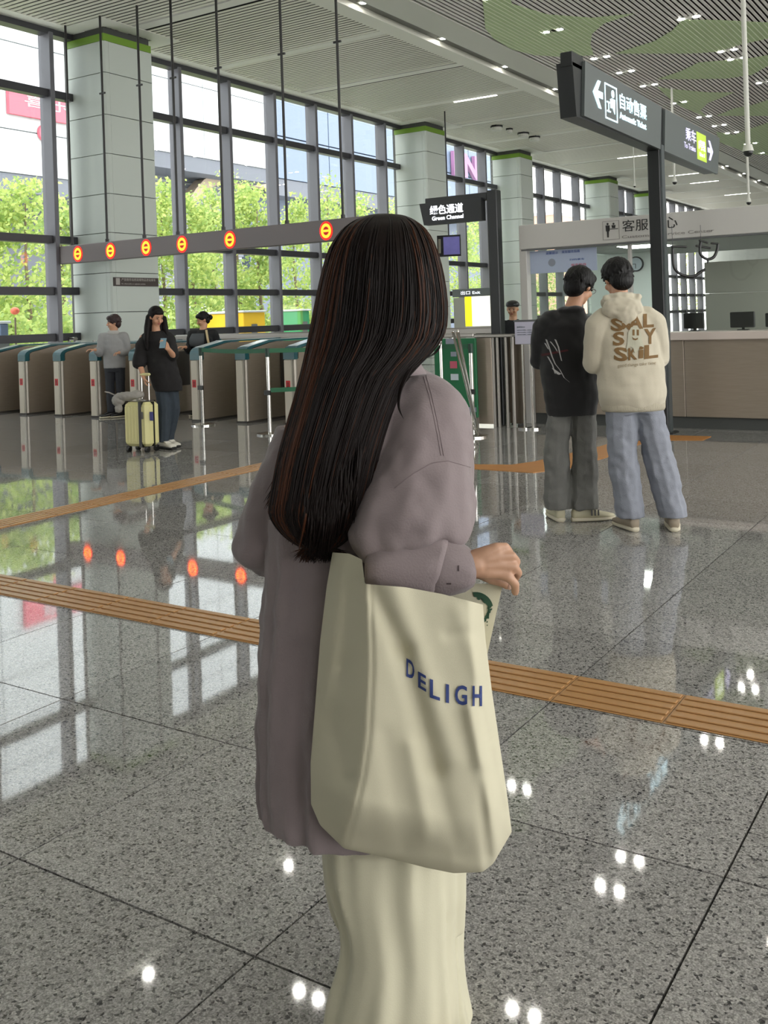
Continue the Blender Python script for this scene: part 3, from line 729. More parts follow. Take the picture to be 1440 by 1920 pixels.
belt((-9.69,10.34),(-8.05,9.76),1.06,'dark green belt stretched between the two steel posts at the gates')
belt((-7.99,9.75),(-7.48,11.08),1.06,'dark green belt running back from the post beside the brown hair')
belt((-7.99,9.75),(-7.48,11.08),.56,'lower dark green belt beside the brown hair')
belt((-7.42,11.1),(-5.46,10.3),1.06,'dark green belt ending at the post by the mauve sleeve')
# leaning easel bars with green board
gb = thing('green_board', 'green notice board with red and white stickers standing by the fence', 'notice board', (-6.4, 11.3, 0))
q0 = on(832, 627, 'Y', 11.2); q1 = on(895, 627, 'Y', 11.2)
gbx0, gbx1 = on(815,700,'Y',11.2).x, on(893,700,'Y',11.2).x
MB().bevbox((gbx0,11.2,.12),(gbx1,11.24,1.13),.006).build('board', mat('board_green', (16,104,62), .5), gb)
for x_ in (gbx0+.05, gbx1-.05): MB().bevbox((x_-.02,11.15,0),(x_+.02,11.29,.13),.004).build('foot', mat('rail_steel'), gb)
for k, (px, py, w_, h_, mm) in enumerate(((843,640,.12,.07,'poster_grey'),(850,664,.08,.06,'poster_grey'),(850,684,.10,.09,'poster_red'),(852,707,.11,.08,'dial'),(882,768,.16,.06,'poster_grey'))):
    q = on(px, py, 'Y', 11.19)
    MB().box((q.x-w_/2,11.192,q.z-h_/2),(q.x+w_/2,11.199,q.z+h_/2)).build('sticker', MATS[mm], gb)
ez = thing('leaning_stand', 'leaning chrome A-frame stand in front of the green board', 'stand', on(893,822,'Z',0))
e0 = on(897, 818, 'Z', 0); e1 = at(858, 622, 9.6)
MB().seg(Vector((e0.x,e0.y,.02)), .017, e1, .017).build('leg', CHROME, ez); MB().seg(Vector((e0.x-.06,e0.y+.1,.02)), .013, e1+Vector((-.08,.05,0)), .013).build('leg', CHROME, ez)
e2 = at(826, 640, 9.9); MB().seg((e2.x,e2.y,.02), .015, e2+Vector((0,0,.3)), .015).build('leg', CHROME, ez)
# steel fence panels to the right
fz = thing('steel_fence', 'row of brushed steel fence panels and posts beside the green board', 'fence', (-5.6, 11.3, 0))
def fx(px, yy=11.35): return on(px, 700, 'Y', yy).x
MB().bevbox((fx(894),11.33,.03),(fx(924),11.37,1.14),.004).build('panel', STEEL, fz)
for px in (926, 934, 950, 962): MB().seg2((fx(px),11.35,0),(fx(px),11.35,1.14),.022,12).build('post', mat('rail_steel'), fz)
MB().bevbox((fx(944),11.5,.03),(fx(972),11.54,1.12),.004).build('panel', mat('fence_brown', (96,86,74), .4, metal=.5), fz)
MB().bevbox((fx(893),11.3,1.13),(fx(965),11.42,1.17),.01).build('top_rail', mat('rail_steel'), fz)
MB().bevbox((fx(820),11.3,1.14),(fx(893),11.4,1.19),.01).build('top_rail', mat('rail_steel'), fz)
# notice stand
ns = thing('notice_stand', 'white notice sheet in a frame on two thin chrome poles', 'notice stand', (-5.1, 11.2, 0))
u0 = on(965, 602, 'Y', 11.2); u1 = on(1010, 645, 'Y', 11.2)
MB().bevbox((u0.x,11.19,u1.z),(u1.x,11.21,u0.z),.004).build('sheet', mat('notice_sheet', (190,188,206), .5), ns)
MB().bevbox((u0.x-.01,11.185,u0.z-.012),(u1.x+.01,11.215,u0.z+.012),.004).build('frame_top', mat('trim_dark'), ns)
text('lettering', '温馨提示', .03, (u0.x+.03,11.188,u0.z-.085), (1,0,0), (0,0,1), gy, ns, fitw=.11, fith=.02)
for k in range(3): text('lettering', '请您有序排队，文明乘车', .02, (u0.x+.03,11.188,u0.z-.12-.028*k), (1,0,0), (0,0,1), gy, ns, fitw=.22, fith=.013)
for px in (981, 997):
    xx_ = on(px, 700, 'Y', 11.22).x
    MB().seg2((xx_,11.22,.01),(xx_,11.22,u1.z+.02),.016,12).build('pole', CHROME, ns)
    MB().seg2((xx_,11.22,0),(xx_,11.22,.02),.09,20).build('base_disc', CHROME, ns)
# small bin-like white box
q = on(900, 805, 'Z', 0)
o = thing('paper_box', 'small pale green box on the floor by the leaning stand', 'box', (q.x, q.y+.6, 0))
MB().bevbox((q.x-.02,q.y+.55,0),(q.x+.14,q.y+.7,.14),.008).build('box', mat('pale_green', (188,200,180), .6), o); MB().box((q.x,q.y+.57,.14),(q.x+.12,q.y+.68,.145)).build('lid', WHITE, o)
# light box beyond
lb = thing('light_box', 'white and yellow illuminated advertising panel beyond the green channel sign', 'light box', (-11, 24.5, 0))
YL = 24.3
a0 = on(873, 612, 'Y', YL); a1 = on(884, 556, 'Y', YL); a2 = on(926, 556, 'Y', YL)
MB().box((a0.x,YL,a0.z),(a1.x,YL+.05,a1.z)).build('yellow_panel', mat('yellow_lit', (240,235,40), .5, emit=(240,232,30), estr=1.0), lb)
MB().box((a1.x,YL,a0.z),(a2.x,YL+.05,a1.z)).build('white_panel', mat('white_lit', (250,248,235), .5, emit=(250,248,235), estr=1.0), lb)
a3 = on(850, 556, 'Y', YL); MB().bevbox((a3.x,YL-.01,0),(a0.x,YL+.06,a1.z-.02),.01).build('grey_door', mat('partition_grey'), lb)
MB().bevbox((a3.x-.02,YL-.02,a1.z),(a2.x+.05,YL+.08,a1.z+.22),.01).build('top_sign', SIGNG, lb)
text('lettering', '出口 Exit', .12, (a3.x+.25,YL-.022,a1.z+.06), (1,0,0), (0,0,1), LIT_W, lb, fitw=.6, fith=.1)
MB().box((a3.x,YL,0),(a2.x+.05,YL+.05,a0.z)).build('lower_panel', BW, lb)

# ================================================================== OUTSIDE
gnd = MB().box((-75,-70,-.75),(75,140,-.32)).build('ground', mat('pavement', (222,222,216), .8, nz=.1, nsc=2)); tag(gnd, kind='structure')
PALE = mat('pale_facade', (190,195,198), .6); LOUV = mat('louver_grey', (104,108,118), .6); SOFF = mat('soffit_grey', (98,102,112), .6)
XB = -46
zA = on(60, 329, 'X', XB).z; yA = on(285, 329, 'X', XB).y; yA0 = on(-300, 329, 'X', XB).y
ba = thing('building', 'large pale building filling the upper windows at the left, with red sign', 'building', (XB-5, yA-30, 0))
zz = zA; k = 0
while zz < 44:
    for y0 in np.arange(yA-72, yA, 6.0):
        MB().box((XB-.5,y0+.03,zz+.03),(XB,y0+5.97,zz+2.37)).build('cladding_panel', PALE, ba)
    zz += 2.4
MB().box((XB-14,yA-72,zA),(XB-.4,yA,44)).build('wall', mat('wall_grey', (190,194,198), .7), ba)
MB().box((XB-14,yA-72,0),(XB-6,yA,zA)).build('ground_floor', LOUV, ba)
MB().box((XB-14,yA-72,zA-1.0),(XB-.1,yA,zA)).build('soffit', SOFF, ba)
s0 = on(14, 160, 'X', XB+.2); s1 = on(14, 212, 'X', XB+.2); s1.y = on(122, 212, 'X', XB+.2).y
rs = MB().box((XB+.05,s0.y,s1.z),(XB+.3,s1.y+2,s0.z)).build('sign_panel', mat('far_red', (196,92,108), .6), ba)
text('lettering', '喜乐城', 2.2, (XB+.31,s0.y+1.0,s1.z+.55), (0,1,0), (0,0,1), PALE, rs, fitw=(s1.y+2-s0.y)*.8, fith=(s0.z-s1.z)*.5)
q = on(84, 250, 'X', XB+.1); rb_ = MB().seg2((XB+.05,q.y,q.z),(XB+.25,q.y,q.z),.48,28).build('round_logo', mat('far_red'), ba)
# second block with louvers
XC = -50
zB = on(400, 300, 'X', XC).z; yC0 = on(250, 300, 'X', XC).y; yC1 = on(505, 300, 'X', XC).y
bb = thing('building', 'pale building with grey louvers and a tan curved trim, behind the first row of trees', 'building', (XC-5, (yC0+yC1)/2, 0))
zz = zB
while zz < 50:
    for y0 in np.arange(yC0, yC1, 7.0):
        MB().box((XC-.5,y0+.03,zz+.03),(XC,min(y0+6.97,yC1),zz+2.57)).build('cladding_panel', PALE if (int(y0*3) % 7) else mat('stone_facade', (168,163,160), .6), bb)
    zz += 2.6
MB().box((XC-14,yC0,zB),(XC-.4,yC1,50)).build('wall', mat('wall_grey'), bb)
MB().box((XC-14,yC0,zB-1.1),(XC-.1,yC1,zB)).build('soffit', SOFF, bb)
MB().box((XC-14,yC0,0),(XC-3.2,yC1,zB-1.1)).build('recessed_wall', mat('wall_grey'), bb)
zz = 3.0
while zz < zB-1.2:
    MB().box((XC-3.2,yC0,zz),(XC-3.0,yC1,zz+.22)).build('louver', LOUV, bb); zz += .42
arc = [on(px, py, 'X', XC-2.6) for px, py in ((338,385),(350,367),(365,350),(385,340),(410,336),(440,338),(500,348))]
Q = []
for i in range(len(arc)-1):
    for k in range(4): Q.append(arc[i].lerp(arc[i+1], k/4))
Q.append(arc[-1])
MB().rings([[(XC-2.6,p.y,p.z-.45),(XC-2.6,p.y,p.z+.45),(XC-1.6,p.y,p.z+.45),(XC-1.6,p.y,p.z-.45)] for p in Q]).build('curved_trim', mat('tan_trim', (170,152,134), .6), bb)
# bluish glass building
XD = -52
yD0 = max(on(498, 300, 'X', XD).y, yC1+.5); yD1 = on(925, 300, 'X', XD).y
bc = thing('building', 'pale blue glass-walled building seen through the windows at the middle', 'building', (XD-5, (yD0+yD1)/2, 0))
zD = on(620, 350, 'X', XD).z
BLUE = mat('blue_facade', (104,119,143), .45)
zz = zD
while zz < 62:
    for y0 in np.arange(yD0, yD1, 9.0):
        MB().box((XD-.5,y0+.06,zz+.06),(XD,min(y0+8.94,yD1),zz+3.54)).build('glass_panel', BLUE, bc)
    zz += 3.6
MB().box((XD-14,yD0,zD),(XD-.4,yD1,62)).build('wall', mat('blue_wall', (96,106,124), .6), bc)
MB().box((XD-14,yD0,0),(XD-2,yD1,zD-1.4)).build('ground_floor', mat('blue_wall'), bc)
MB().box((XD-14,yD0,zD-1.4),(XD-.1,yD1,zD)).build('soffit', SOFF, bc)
q0 = on(846, 275, 'X', XD+.2); q1 = on(893, 338, 'X', XD+.2)
text('lettering', 'LN', 8, (XD+.3,q0.y,q1.z), (0,1,0), (0,0,1), mat('far_magenta', (160,112,152), .6), bc, ext=.2, fitw=(q1.y-q0.y), fith=(q0.z-q1.z)*.85, bold=.3)
# far beige block
be = thing('building', 'pinkish brick building low in the far windows', 'building', (-60, 125, 0))
q0 = on(1040, 402, 'X', -60); q1 = on(1075, 402, 'X', -60)
MB().box((-70,q0.y,0),(-60,q1.y+14,q0.z)).build('wall', mat('brick_pink', (206,160,140), .7), be); MB().box((-70,q0.y-.3,q0.z),(-59.8,q1.y+14.3,q0.z+.4)).build('roof_edge', PALE, be)
# trees
LEAF = [mat('leaf_%s' % n, c, .6, alb=1.0) for n, c in (('bright', (200,212,130)), ('mid', (180,198,116)), ('deep', (152,178,102)))]
for m_ in LEAF:
    nt_ = m_.node_tree; bs_ = nt_.nodes['Principled BSDF']; tl = nt_.nodes.new('ShaderNodeBsdfTranslucent'); mx_ = nt_.nodes.new('ShaderNodeMixShader')
    tl.inputs[0].default_value = bs_.inputs['Base Color'].default_value[:]; mx_.inputs[0].default_value = .5; out_ = nt_.nodes['Material Output']
    nt_.links.new(bs_.outputs[0], mx_.inputs[1]); nt_.links.new(tl.outputs[0], mx_.inputs[2]); nt_.links.new(mx_.outputs[0], out_.inputs[0])
BARK = mat('bark', (120,104,88), .8)
def tree(px, ptop, X, lab, rad, n=1500, kinds=(0,1,2), zlow=.6, name='tree'):
    q = on(px, ptop, 'X', X); r = random.Random(int(px*7+ptop)); top = q.z; y = q.y
    t = thing(name, lab, 'tree' if name == 'tree' else 'shrub', (X, y, 0))
    MB().tube([(X,y,-.05),(X+.05,y+.03,top*.3),(X-.03,y,top*.6),(X,y+.02,top*.9)], [.09,.07,.045,.02], 7).build('trunk', BARK, t)
    cl = []
    for i in range(34):
        f = r.random(); z = zlow+(top-zlow)*f; rr = rad*(1-.75*f**1.6)
        a = r.uniform(0, 2*PI); s_ = rr*math.sqrt(r.random())
        cl.append(Vector((X+s_*math.cos(a), y+s_*math.sin(a), z)))
    meshes = [MB() for _ in range(3)]
    for i in range(n):
        c = r.choice(cl); sp = .33*rad*.6
        p = c + Vector((r.gauss(0,sp), r.gauss(0,sp), r.gauss(0,sp*.9)))
        if p.z < .1 or p.z > top+.2: continue
        s_ = r.uniform(.05,.11); u = Vector((r.gauss(0,1),r.gauss(0,1),r.gauss(0,1))).normalized(); v = u.orthogonal().normalized()
        mb = meshes[r.choice(kinds)]; k = len(mb.v)
        mb.v += [tuple(p-u*s_), tuple(p+v*s_*.55), tuple(p+u*s_), tuple(p-v*s_*.55)]; mb.f.append((k,k+1,k+2,k+3))
    for i, mb in enumerate(meshes):
        if mb.v:
            o = mb.build('foliage', LEAF[i] if name == 'tree' else LEAF[i], t); tag(o, kind='stuff')
specs = [(-330,340,-26,1.6,'leafy tree far left beyond the picture edge, third one out'),(-210,352,-24,1.5,'leafy tree left beyond the picture edge, second one out'),(-120,338,-27,1.6,'leafy tree just left beyond the picture edge'),(-30,352,-25,1.6,'leafy pale green tree at the left edge behind the windows'),(45,345,-24,1.5,'leafy pale green tree behind the first window panes'),(112,378,-26,1.2,'slim green tree between the first mullion and the first column'),(205,385,-27,1.4,'green tree mostly hidden behind the first column'),(300,345,-25,1.2,'green tree just right of the first column'),(355,352,-24,1.1,'slender green tree in front of the tan curved trim'),(395,348,-27,1.1,'pointed green tree left of the tallest one'),(440,322,-25,1.5,'tallest bright green tree, in the middle of the windows'),(480,362,-24,1.1,'low bright tree right of the tallest tree'),(548,370,-26,1.3,'thin green tree before the blue building, left one'),(612,333,-26,1.6,'bright green tree before the blue building, above the red-ring beam'),(668,372,-27,1.4,'green tree partly behind the long-haired woman'),(730,380,-27,1.5,'green tree hidden mostly by the brown hair'),(868,425,-26,1.6,'green tree seen under the green channel sign'),(905,412,-28,1.6,'green tree beside the green channel post'),(1290,452,-30,1.8,'green tree seen through the booth glass'),(1020,470,-27,1.8,'green tree seen behind the blue poster')]
for px, pt, X, rad, lab in specs: tree(px, pt, X, lab, rad, 3400)
for px, X, lab in ((20,-20,'low green shrub at the foot of the left windows'),(100,-20.5,'low shrub beside the first mullion'),(360,-21,'low shrub behind the gate woman with the tote strap'),(540,-21,'reddish low shrub left of the green cabinet'),(590,-20.6,'low green shrub beside the brown hair'),(150,-20,'low shrub hidden by the first column'),(470,-24,'low shrub behind the yellow cabins')):
    tree(px, 588, X, lab, 1.0, 900, (2,1,1), .1, name='shrub')
def cabin(px0, px1, py, X, lab, mm, cat='cabin', name='site_cabin'):
    a0 = on(px0, py, 'X', X); a1 = on(px1, py, 'X', X)
    o = thing(name, lab, cat, (X, (a0.y+a1.y)/2, 0))
    MB().bevbox((X-1.2,a0.y,-.05),(X,a1.y,a0.z),.02).build('body', mm, o)
    MB().bevbox((X-1.25,a0.y-.05,a0.z),(X+.05,a1.y+.05,a0.z+.06),.02).build('roof', mat('pale_facade'), o)
    MB().box((X,(a0.y+a1.y)/2-.15,a0.z-.75),(X+.02,(a0.y+a1.y)/2+.1,a0.z-.35)).build('vent', mat('trim_dark'), o)
YEL = mat('cabin_yellow', (236,190,40), .5)
cabin(430, 447, 588, -19.5, 'yellow cabin outside, left one behind the gates', YEL)
cabin(456, 497, 586, -19.2, 'yellow cabin outside, right one with a small dark vent', YEL)
cabin(563, 580, 583, -20, 'green utility cabinet outside, beside the brown hair', mat('cabinet_green', (40,150,96), .5), 'cabinet', 'utility_cabinet')
cabin(0, 16, 607, -18.5, 'blue-grey bin outside at the left edge', mat('bin_blue', (96,112,138), .5), 'bin', 'litter_bin')
q = on(28, 583, 'X', -19); o = thing('red_lantern', 'round orange-red lantern outside by the left window', 'lantern', (-19, q.y, q.z)); MB().ball(q, .1, .1, .085).build('shade', mat('lantern', (226,110,80), .5), o, smooth=True); MB().seg2((-19,q.y,-.05),(-19,q.y,q.z-.15),.02).build('post', BARK, o)
# ================================================================== PEOPLE
SKIN = mat('skin', (196,148,118), .5, nz=.06, nsc=30); SKIN.node_tree.nodes['Principled BSDF'].inputs['Subsurface Weight'].default_value = .08
HAIRB = mat('black_hair', (9,8,8), .5, spec=.25, bump=.4, bsc=120, stretch=(1,1,.1))
LIP = mat('lip', (166,88,84), .5); EYE_D = mat('eye_dark', (24,18,16), .3)
def headrot(d):
    f = Vector(d).normalized(); r = f.cross(UP).normalized(); u = r.cross(f)
    return Matrix((r, f, u)).transposed()
def add_head(mb, c, R, s=1):
    c = Vector(c)
    def q(p): return c + R @ (Vector(p)*s)
    mb.ball(q((0,-.008,.02)), .074*s, .090*s, .092*s, 20, 14, R)
    mb.ball(q((0,.022,-.045)), .055*s, .062*s, .062*s, 16, 10, R)
    mb.ball(q((0,.055,-.088)), .026*s, .022*s, .02*s, 12, 8, R)
    mb.seg(q((0,.082,.005)), .009*s, q((0,.102,-.028)), .013*s, 8, 2)
    for sx in (-1, 1):
        mb.ball(q((sx*.074,-.004,-.005)), .011*s, .02*s, .03*s, 10, 8, R)
        mb.ball(q((sx*.038,.062,-.03)), .022*s, .02*s, .022*s, 10, 8, R)
def face_parts(root, c, R, s=1):
    c = Vector(c)
    def q(p): return c + R @ (Vector(p)*s)
    for sx in (-1, 1):
        MB().ball(q((sx*.031,.083,.008)), .012*s, .006*s, .006*s, 10, 6, R).build('eye', EYE_D, root, smooth=True)
        MB().seg(q((sx*.016,.087,.027)), .003*s, q((sx*.048,.079,.028)), .002*s, 6, 2).build('eyebrow', HAIRB, root)
    MB().ball(q((0,.084,-.055)), .021*s, .007*s, .007*s, 10, 6, R).build('mouth', LIP, root, smooth=True)
def hand(mb, wr, d, nrm, side, curl=.5, s=1.0, thumb=.6):
    # d: direction of the fingers, nrm: way the palm faces, side: towards the thumb
    wr = Vector(wr); d = Vector(d).normalized(); nrm = Vector(nrm); nrm = (nrm-d*nrm.dot(d)).normalized(); sd = Vector(side); sd = (sd-d*sd.dot(d)-nrm*sd.dot(nrm)).normalized()
    for k, (off, ln, r) in enumerate(((.027,.066,.0088),(.009,.074,.009),(-.009,.069,.0086),(-.026,.054,.0076))):
        a = wr + sd*off*.6*s + d*.008*s; b = wr + sd*off*s + d*.082*s
        mb.seg(a, .0135*s, b, .0115*s, 10, 3)
        p = b; ang = 0; L3 = (ln*.45, ln*.32, ln*.26)
        for j, l in enumerate(L3):
            ang += curl*(.6 if j == 0 else .95)*(1+.12*k)
            q = p + (d*math.cos(ang) + nrm*math.sin(ang))*l*s
            mb.seg(p, (r-.0006*j)*s, q, (r-.0006*(j+1))*s, 10, 3); p = q
    a = wr + sd*.016*s + d*.016*s; b = wr + sd*.042*s + d*.045*s + nrm*.012*s
    mb.seg(a, .014*s, b, .011*s, 10, 3); c = b + (d*.8+sd*.25+nrm*thumb).normalized()*.03*s
    mb.seg(b, .0105*s, c, .0092*s, 10, 3); mb.seg(c, .0092*s, c+(d*.9+nrm*thumb).normalized()*.024*s, .008*s, 10, 3)
def shoe(name, ank, d, m, sole, root, L=.27, wd_=False):
    ank = Vector(ank); d = Vector((d[0], d[1], 0)).normalized(); n = Vector((-d.y, d.x, 0)); heel = Vector((ank.x, ank.y, 0)) - d*.07
    def ring(t, wd, z0, z1, k=14):
        c = heel + d*t; R_ = []
        for i in range(k):
            a = 2*PI*i/k; ca, sa = math.cos(a), math.sin(a)
            R_.append(c + n*wd*math.copysign(abs(ca)**.7, ca) + UP*((z0+z1)/2 + (z1-z0)/2*math.copysign(abs(sa)**.8, sa)))
        return R_
    rows = [(0,.026,.02,.075),(.012,.034,.02,.092),(.06,.038,.02,.105),(.10,.040,.02,.098),(.15,.046,.02,.075),(.20,.049,.02,.062),(.245,.042,.02,.052),(L,.022,.02,.04)]
    u = MB().rings([ring(*r) for r in rows]).build('shoe', m, root, smooth=True, world=wd_)
    sr_ = [(-.006,.024,.0,.03),(.02,.038,0,.034),(.08,.042,0,.032),(.15,.05,0,.03),(.21,.052,0,.03),(.25,.044,.003,.03),(L+.006,.022,.006,.03)]
    MB().rings([ring(*r) for r in sr_]).build('sole', sole, u, smooth=True, world=wd_)
    MB().rings([ring(*r) for r in ((.10,.0405,.075,.1),(.13,.040,.07,.092),(.16,.036,.066,.078))]).build('laces', m, u, smooth=True, world=wd_)
    return u
def P2(root, M):
    return lambda p: (M @ Vector(p))

def fig(name, label, origin, J, skin=SKIN, rotz=YAW, vox=.007, face=True):
    """J in a local frame: x to the picture's right, y away from the viewer, z up."""
    t = thing(name, label, 'person', origin, rotz)
    b = MB(); R = headrot(J['look'])
    add_head(b, J['head'], R)
    hd = Vector(J['head']); nb = Vector(J['neck'])
    b.seg(nb, .058, hd+Vector((0,0,-.05)) - Vector(J['look'])*.03, .05)
    ch = Vector(J['chest']); pv = Vector(J['pelvis'])
    b.loft([((pv.x,pv.y,pv.z-.06),.11,.08),((pv.x,pv.y,pv.z+.05),.13,.09),((pv+(ch-pv)*.5),.12,.08),((ch),.145,.09),((ch.x,ch.y,ch.z+.12),.13,.075),(nb,.06,.05)])
    for s in 'lr':
        sh, el, wr = (Vector(J[k+s]) for k in ('sh','el','wr'))
        b.seg(sh, .048, el, .038); b.seg(el, .038, wr, .026)
        b.seg(ch+Vector((0,0,.1)), .06, sh, .05)
        hd_ = J.get('hand'+s, ((wr-el), (0,0,-1), (0,0,1)))
        hand(b, wr, hd_[0], hd_[1], hd_[2], J.get('curl'+s, .5))
        hp, kn, an = (Vector(J[k+s]) for k in ('hip','kn','an'))
        b.seg(hp, .075, kn, .052); b.seg(kn, .052, an, .036); b.seg(an, .036, Vector((an.x,an.y,.05)), .03)
    o = b.build('body', skin, t, world=False); remesh(o, vox, 3, .5)
    if face:
        fp = bpy.data.objects.new('x', None)
        face_parts_local(t, hd, R)
    return t, R
def face_parts_local(t, c, R):
    n0 = set(bpy.data.objects)
    face_parts(t, c, R)
    for o in set(bpy.data.objects)-n0: o.matrix_parent_inverse = Matrix.Identity(4)
def cloth(name, mb, m, root, vox=.008, sm=5, disp=.012, ds=.09):
    o = mb.build(name, m, root, world=False); remesh(o, vox, sm, .5, disp, ds); return o
def short_hair(root, c, R, m=HAIRB, s=1, low=.0, seed=1):
    c = Vector(c); mb = MB(); rr = random.Random(seed)
    def q(p): return c + R @ (Vector(p)*s)
    mb.ball(q((0,-.022,.038)), .089*s, .098*s, .090*s, 20, 12, R)
    mb.ball(q((0,-.055,-.022+low)), .074*s, .058*s, .068*s, 16, 10, R)
    mb.ball(q((0,.035,.072)), .07*s, .055*s, .04*s, 14, 8, R)
    for i in range(150):
        a = rr.uniform(0, 2*PI); e = rr.uniform(-.35, 1.4)
        n_ = Vector((math.cos(a)*math.cos(e), math.sin(a)*math.cos(e), math.sin(e)))
        if n_.y > .5 and n_.z < .45: continue
        p = Vector((n_.x*.083, n_.y*.092-.022, n_.z*.086+.036))
        fl = Vector((n_.x*.4+rr.gauss(0,.2), n_.y*.4+rr.gauss(0,.2), -.9 if n_.z < .6 else -.35)).normalized()
        mb.seg(q(p), .010*s, q(p+fl*rr.uniform(.012,.026)), .005*s, 6, 2)
    o = mb.build('hair', m, root, world=False); remesh(o, .0055, 2, .4); return o
def pants(root, J, m, hip=(.17,.12), rk=.085, ra=.085, top=.9, zc=0, disp=.015):
    mb = MB(); pv = Vector(J['pelvis'])
    mb.loft([((pv.x,pv.y,pv.z-.1),hip[0]*.95,hip[1]),((pv.x,pv.y,pv.z),hip[0],hip[1]),((pv.x,pv.y,top),hip[0]*.92,hip[1]*.95)])
    for s in 'lr':
        hp, kn, an = (Vector(J[k+s]) for k in ('hip','kn','an'))
        mb.path([hp, hp.lerp(kn,.5), kn, kn.lerp(an,.5), Vector((an.x,an.y,.075+.02))], [hip[0]*.56, (hip[0]*.56+rk)/2, rk, (rk+ra)/2, ra])
    # flat hem: clip below
    mb.v = [(x, y, max(z, .085)) for x, y, z in mb.v]
    return cloth('trousers', mb, m, root, .008, 4, disp, .08)
def phone(root, p, label):
    o = thing('phone', label, 'phone', root.matrix_basis @ Vector(p), root.rotation_euler.z)
    MB().bevbox((-.036,-.004,-.075),(.036,.004,.075),.004).build('phone_body', PLASTIC_BK, o, world=False)
    MB().box((-.033,-.0052,-.071),(.033,-.004,.071)).build('screen', mat('phone_screen', (90,110,120), .2, emit=(120,150,160), estr=.3), o, world=False)
    o.rotation_euler.x = -.7
    return o
def upd(): bpy.context.view_layer.update()
def bvh_of(o):
    upd(); dg = bpy.context.evaluated_depsgraph_get(); ob = o.evaluated_get(dg); me = ob.to_mesh(); M = ob.matrix_world
    vs = [M @ v.co for v in me.vertices]; fs = [tuple(p.vertices) for p in me.polygons]; ob.to_mesh_clear()
    return BVHTree.FromPolygons(vs, fs)
def px_hit(bvh, px, py, off=.003, dmax=40):
    r = ray(px, py).normalized(); h = bvh.ray_cast(CAMP, r, dmax)
    return None if h[0] is None else h[0]-r*off
def decal_px(name, me_or_poly, bvh, m, root, off=.003, dflt=None, sub=.01, f=None):
    """cloth print: flat outlines in picture units laid onto the garment's own surface"""
    bm = bmesh.new()
    if isinstance(me_or_poly, list):
        for poly in me_or_poly:
            vs = [bm.verts.new((p[0], p[1], 0)) for p in poly]
            try: bm.faces.new(vs)
            except Exception: pass
    else: bm.from_mesh(me_or_poly)
    bmesh.ops.triangulate(bm, faces=bm.faces)
    for _ in range(3):
        le = [e for e in bm.edges if e.calc_length() > sub]
        if not le: break
        bmesh.ops.subdivide_edges(bm, edges=le, cuts=1); bmesh.ops.triangulate(bm, faces=bm.faces)
    dead = []
    last = None
    for v in bm.verts:
        px, py = (v.co.x, v.co.y) if f is None else f(v.co.x, v.co.y)
        h = px_hit(bvh, px, py, off)
        if h is None: dead.append(v); continue
        v.co = h
    bmesh.ops.delete(bm, geom=dead, context='VERTS')
    me = bpy.data.meshes.new(name); bm.to_mesh(me); bm.free(); me.materials.append(m)
    return place(name, me, root)
def text_px(name, txt, rect, bvh, m, root, slope=0, off=.003, bold=.02, sub=3):
    me = text_mesh(txt, 1, 0, bold)
    xs_ = [v.co.x for v in me.vertices]; ys_ = [v.co.y for v in me.vertices]
    x0, x1, y0, y1 = min(xs_), max(xs_), min(ys_), max(ys_); X0, Y0, X1, Y1 = rect
    for v in me.vertices:
        fx_ = (v.co.x-x0)/(x1-x0); fy = (v.co.y-y0)/(y1-y0)
        px = X0+(X1-X0)*fx_; v.co = (px, Y1+(Y0-Y1)*fy+slope*(px-(X0+X1)/2), 0)
    return decal_px(name, me, bvh, m, root, off, sub=sub)

# ---------------------------------------------------------------- man in the cream hoodie
orig = on(1224, 994, 'Z', 0)
J = dict(head=(-.165,.06,1.622), look=(-.25,.92,-.33), neck=(-.15,.02,1.45), chest=(-.13,0,1.22), pelvis=(-.10,0,.86),
 shl=(-.30,0,1.37), ell=(-.335,.03,1.07), wrl=(-.24,.25,1.12), shr=(.04,0,1.37), elr=(.08,.03,1.08), wrr=(-.04,.25,1.14),
 hipl=(-.18,0,.82), knl=(-.175,.01,.45), anl=(-.136,.02,.09), hipr=(-.02,0,.82), knr=(.06,.01,.45), anr=(.132,-.02,.09),
 handl=((.5,.6,.2),(1,0,0),(0,.2,1)), handr=((-.5,.6,.2),(-1,0,0),(0,.2,1)))
hm, R = fig('person', 'man seen from behind in a cream hoodie with brown print and pale blue jeans', orig, J)
CREAM = mat('hoodie_cream', (192,184,164), .85, sheen=.3, bump=.15, bsc=300)
tor = MB().loft([((-.10,0,.80),.200,.13),((-.10,0,.86),.222,.145),((-.102,0,.95),.222,.145),((-.11,0,1.1),.212,.135),((-.12,0,1.25),.210,.13),((-.128,0,1.35),.195,.12),((-.135,0,1.41),.14,.10),((-.14,.01,1.46),.085,.08)], 32)
for s in 'lr':
    sh, el, wr = (Vector(J[k+s]) for k in ('sh','el','wr'))
    sx = -1 if s == 'l' else 1
    tor.path([sh+Vector((-sx*.04,0,-.01)), sh+Vector((sx*.005,0,-.05)), el+Vector((0,0,.02)), wr-Vector((0,.05,0))], [.085,.088,.074,.055], 16)
hoodie = cloth('hoodie', tor, CREAM, hm, .008, 5, .028, .13)
MB().loft([((-.10,0,.775),.197,.128),((-.10,0,.79),.205,.134),((-.10,0,.835),.207,.136),((-.10,0,.85),.198,.13)], 48).build('hem_band', mat('hoodie_rib', (184,176,156), .9, bump=.5, bsc=60, stretch=(6,6,.2)), hm, smooth=True, world=False)
hd_ = MB()
hd_.ball((-.165,-.075,1.435), .135,.062,.075, 20, 12)
hd_.ball((-.15,-.10,1.385), .07,.04,.06, 16, 10)
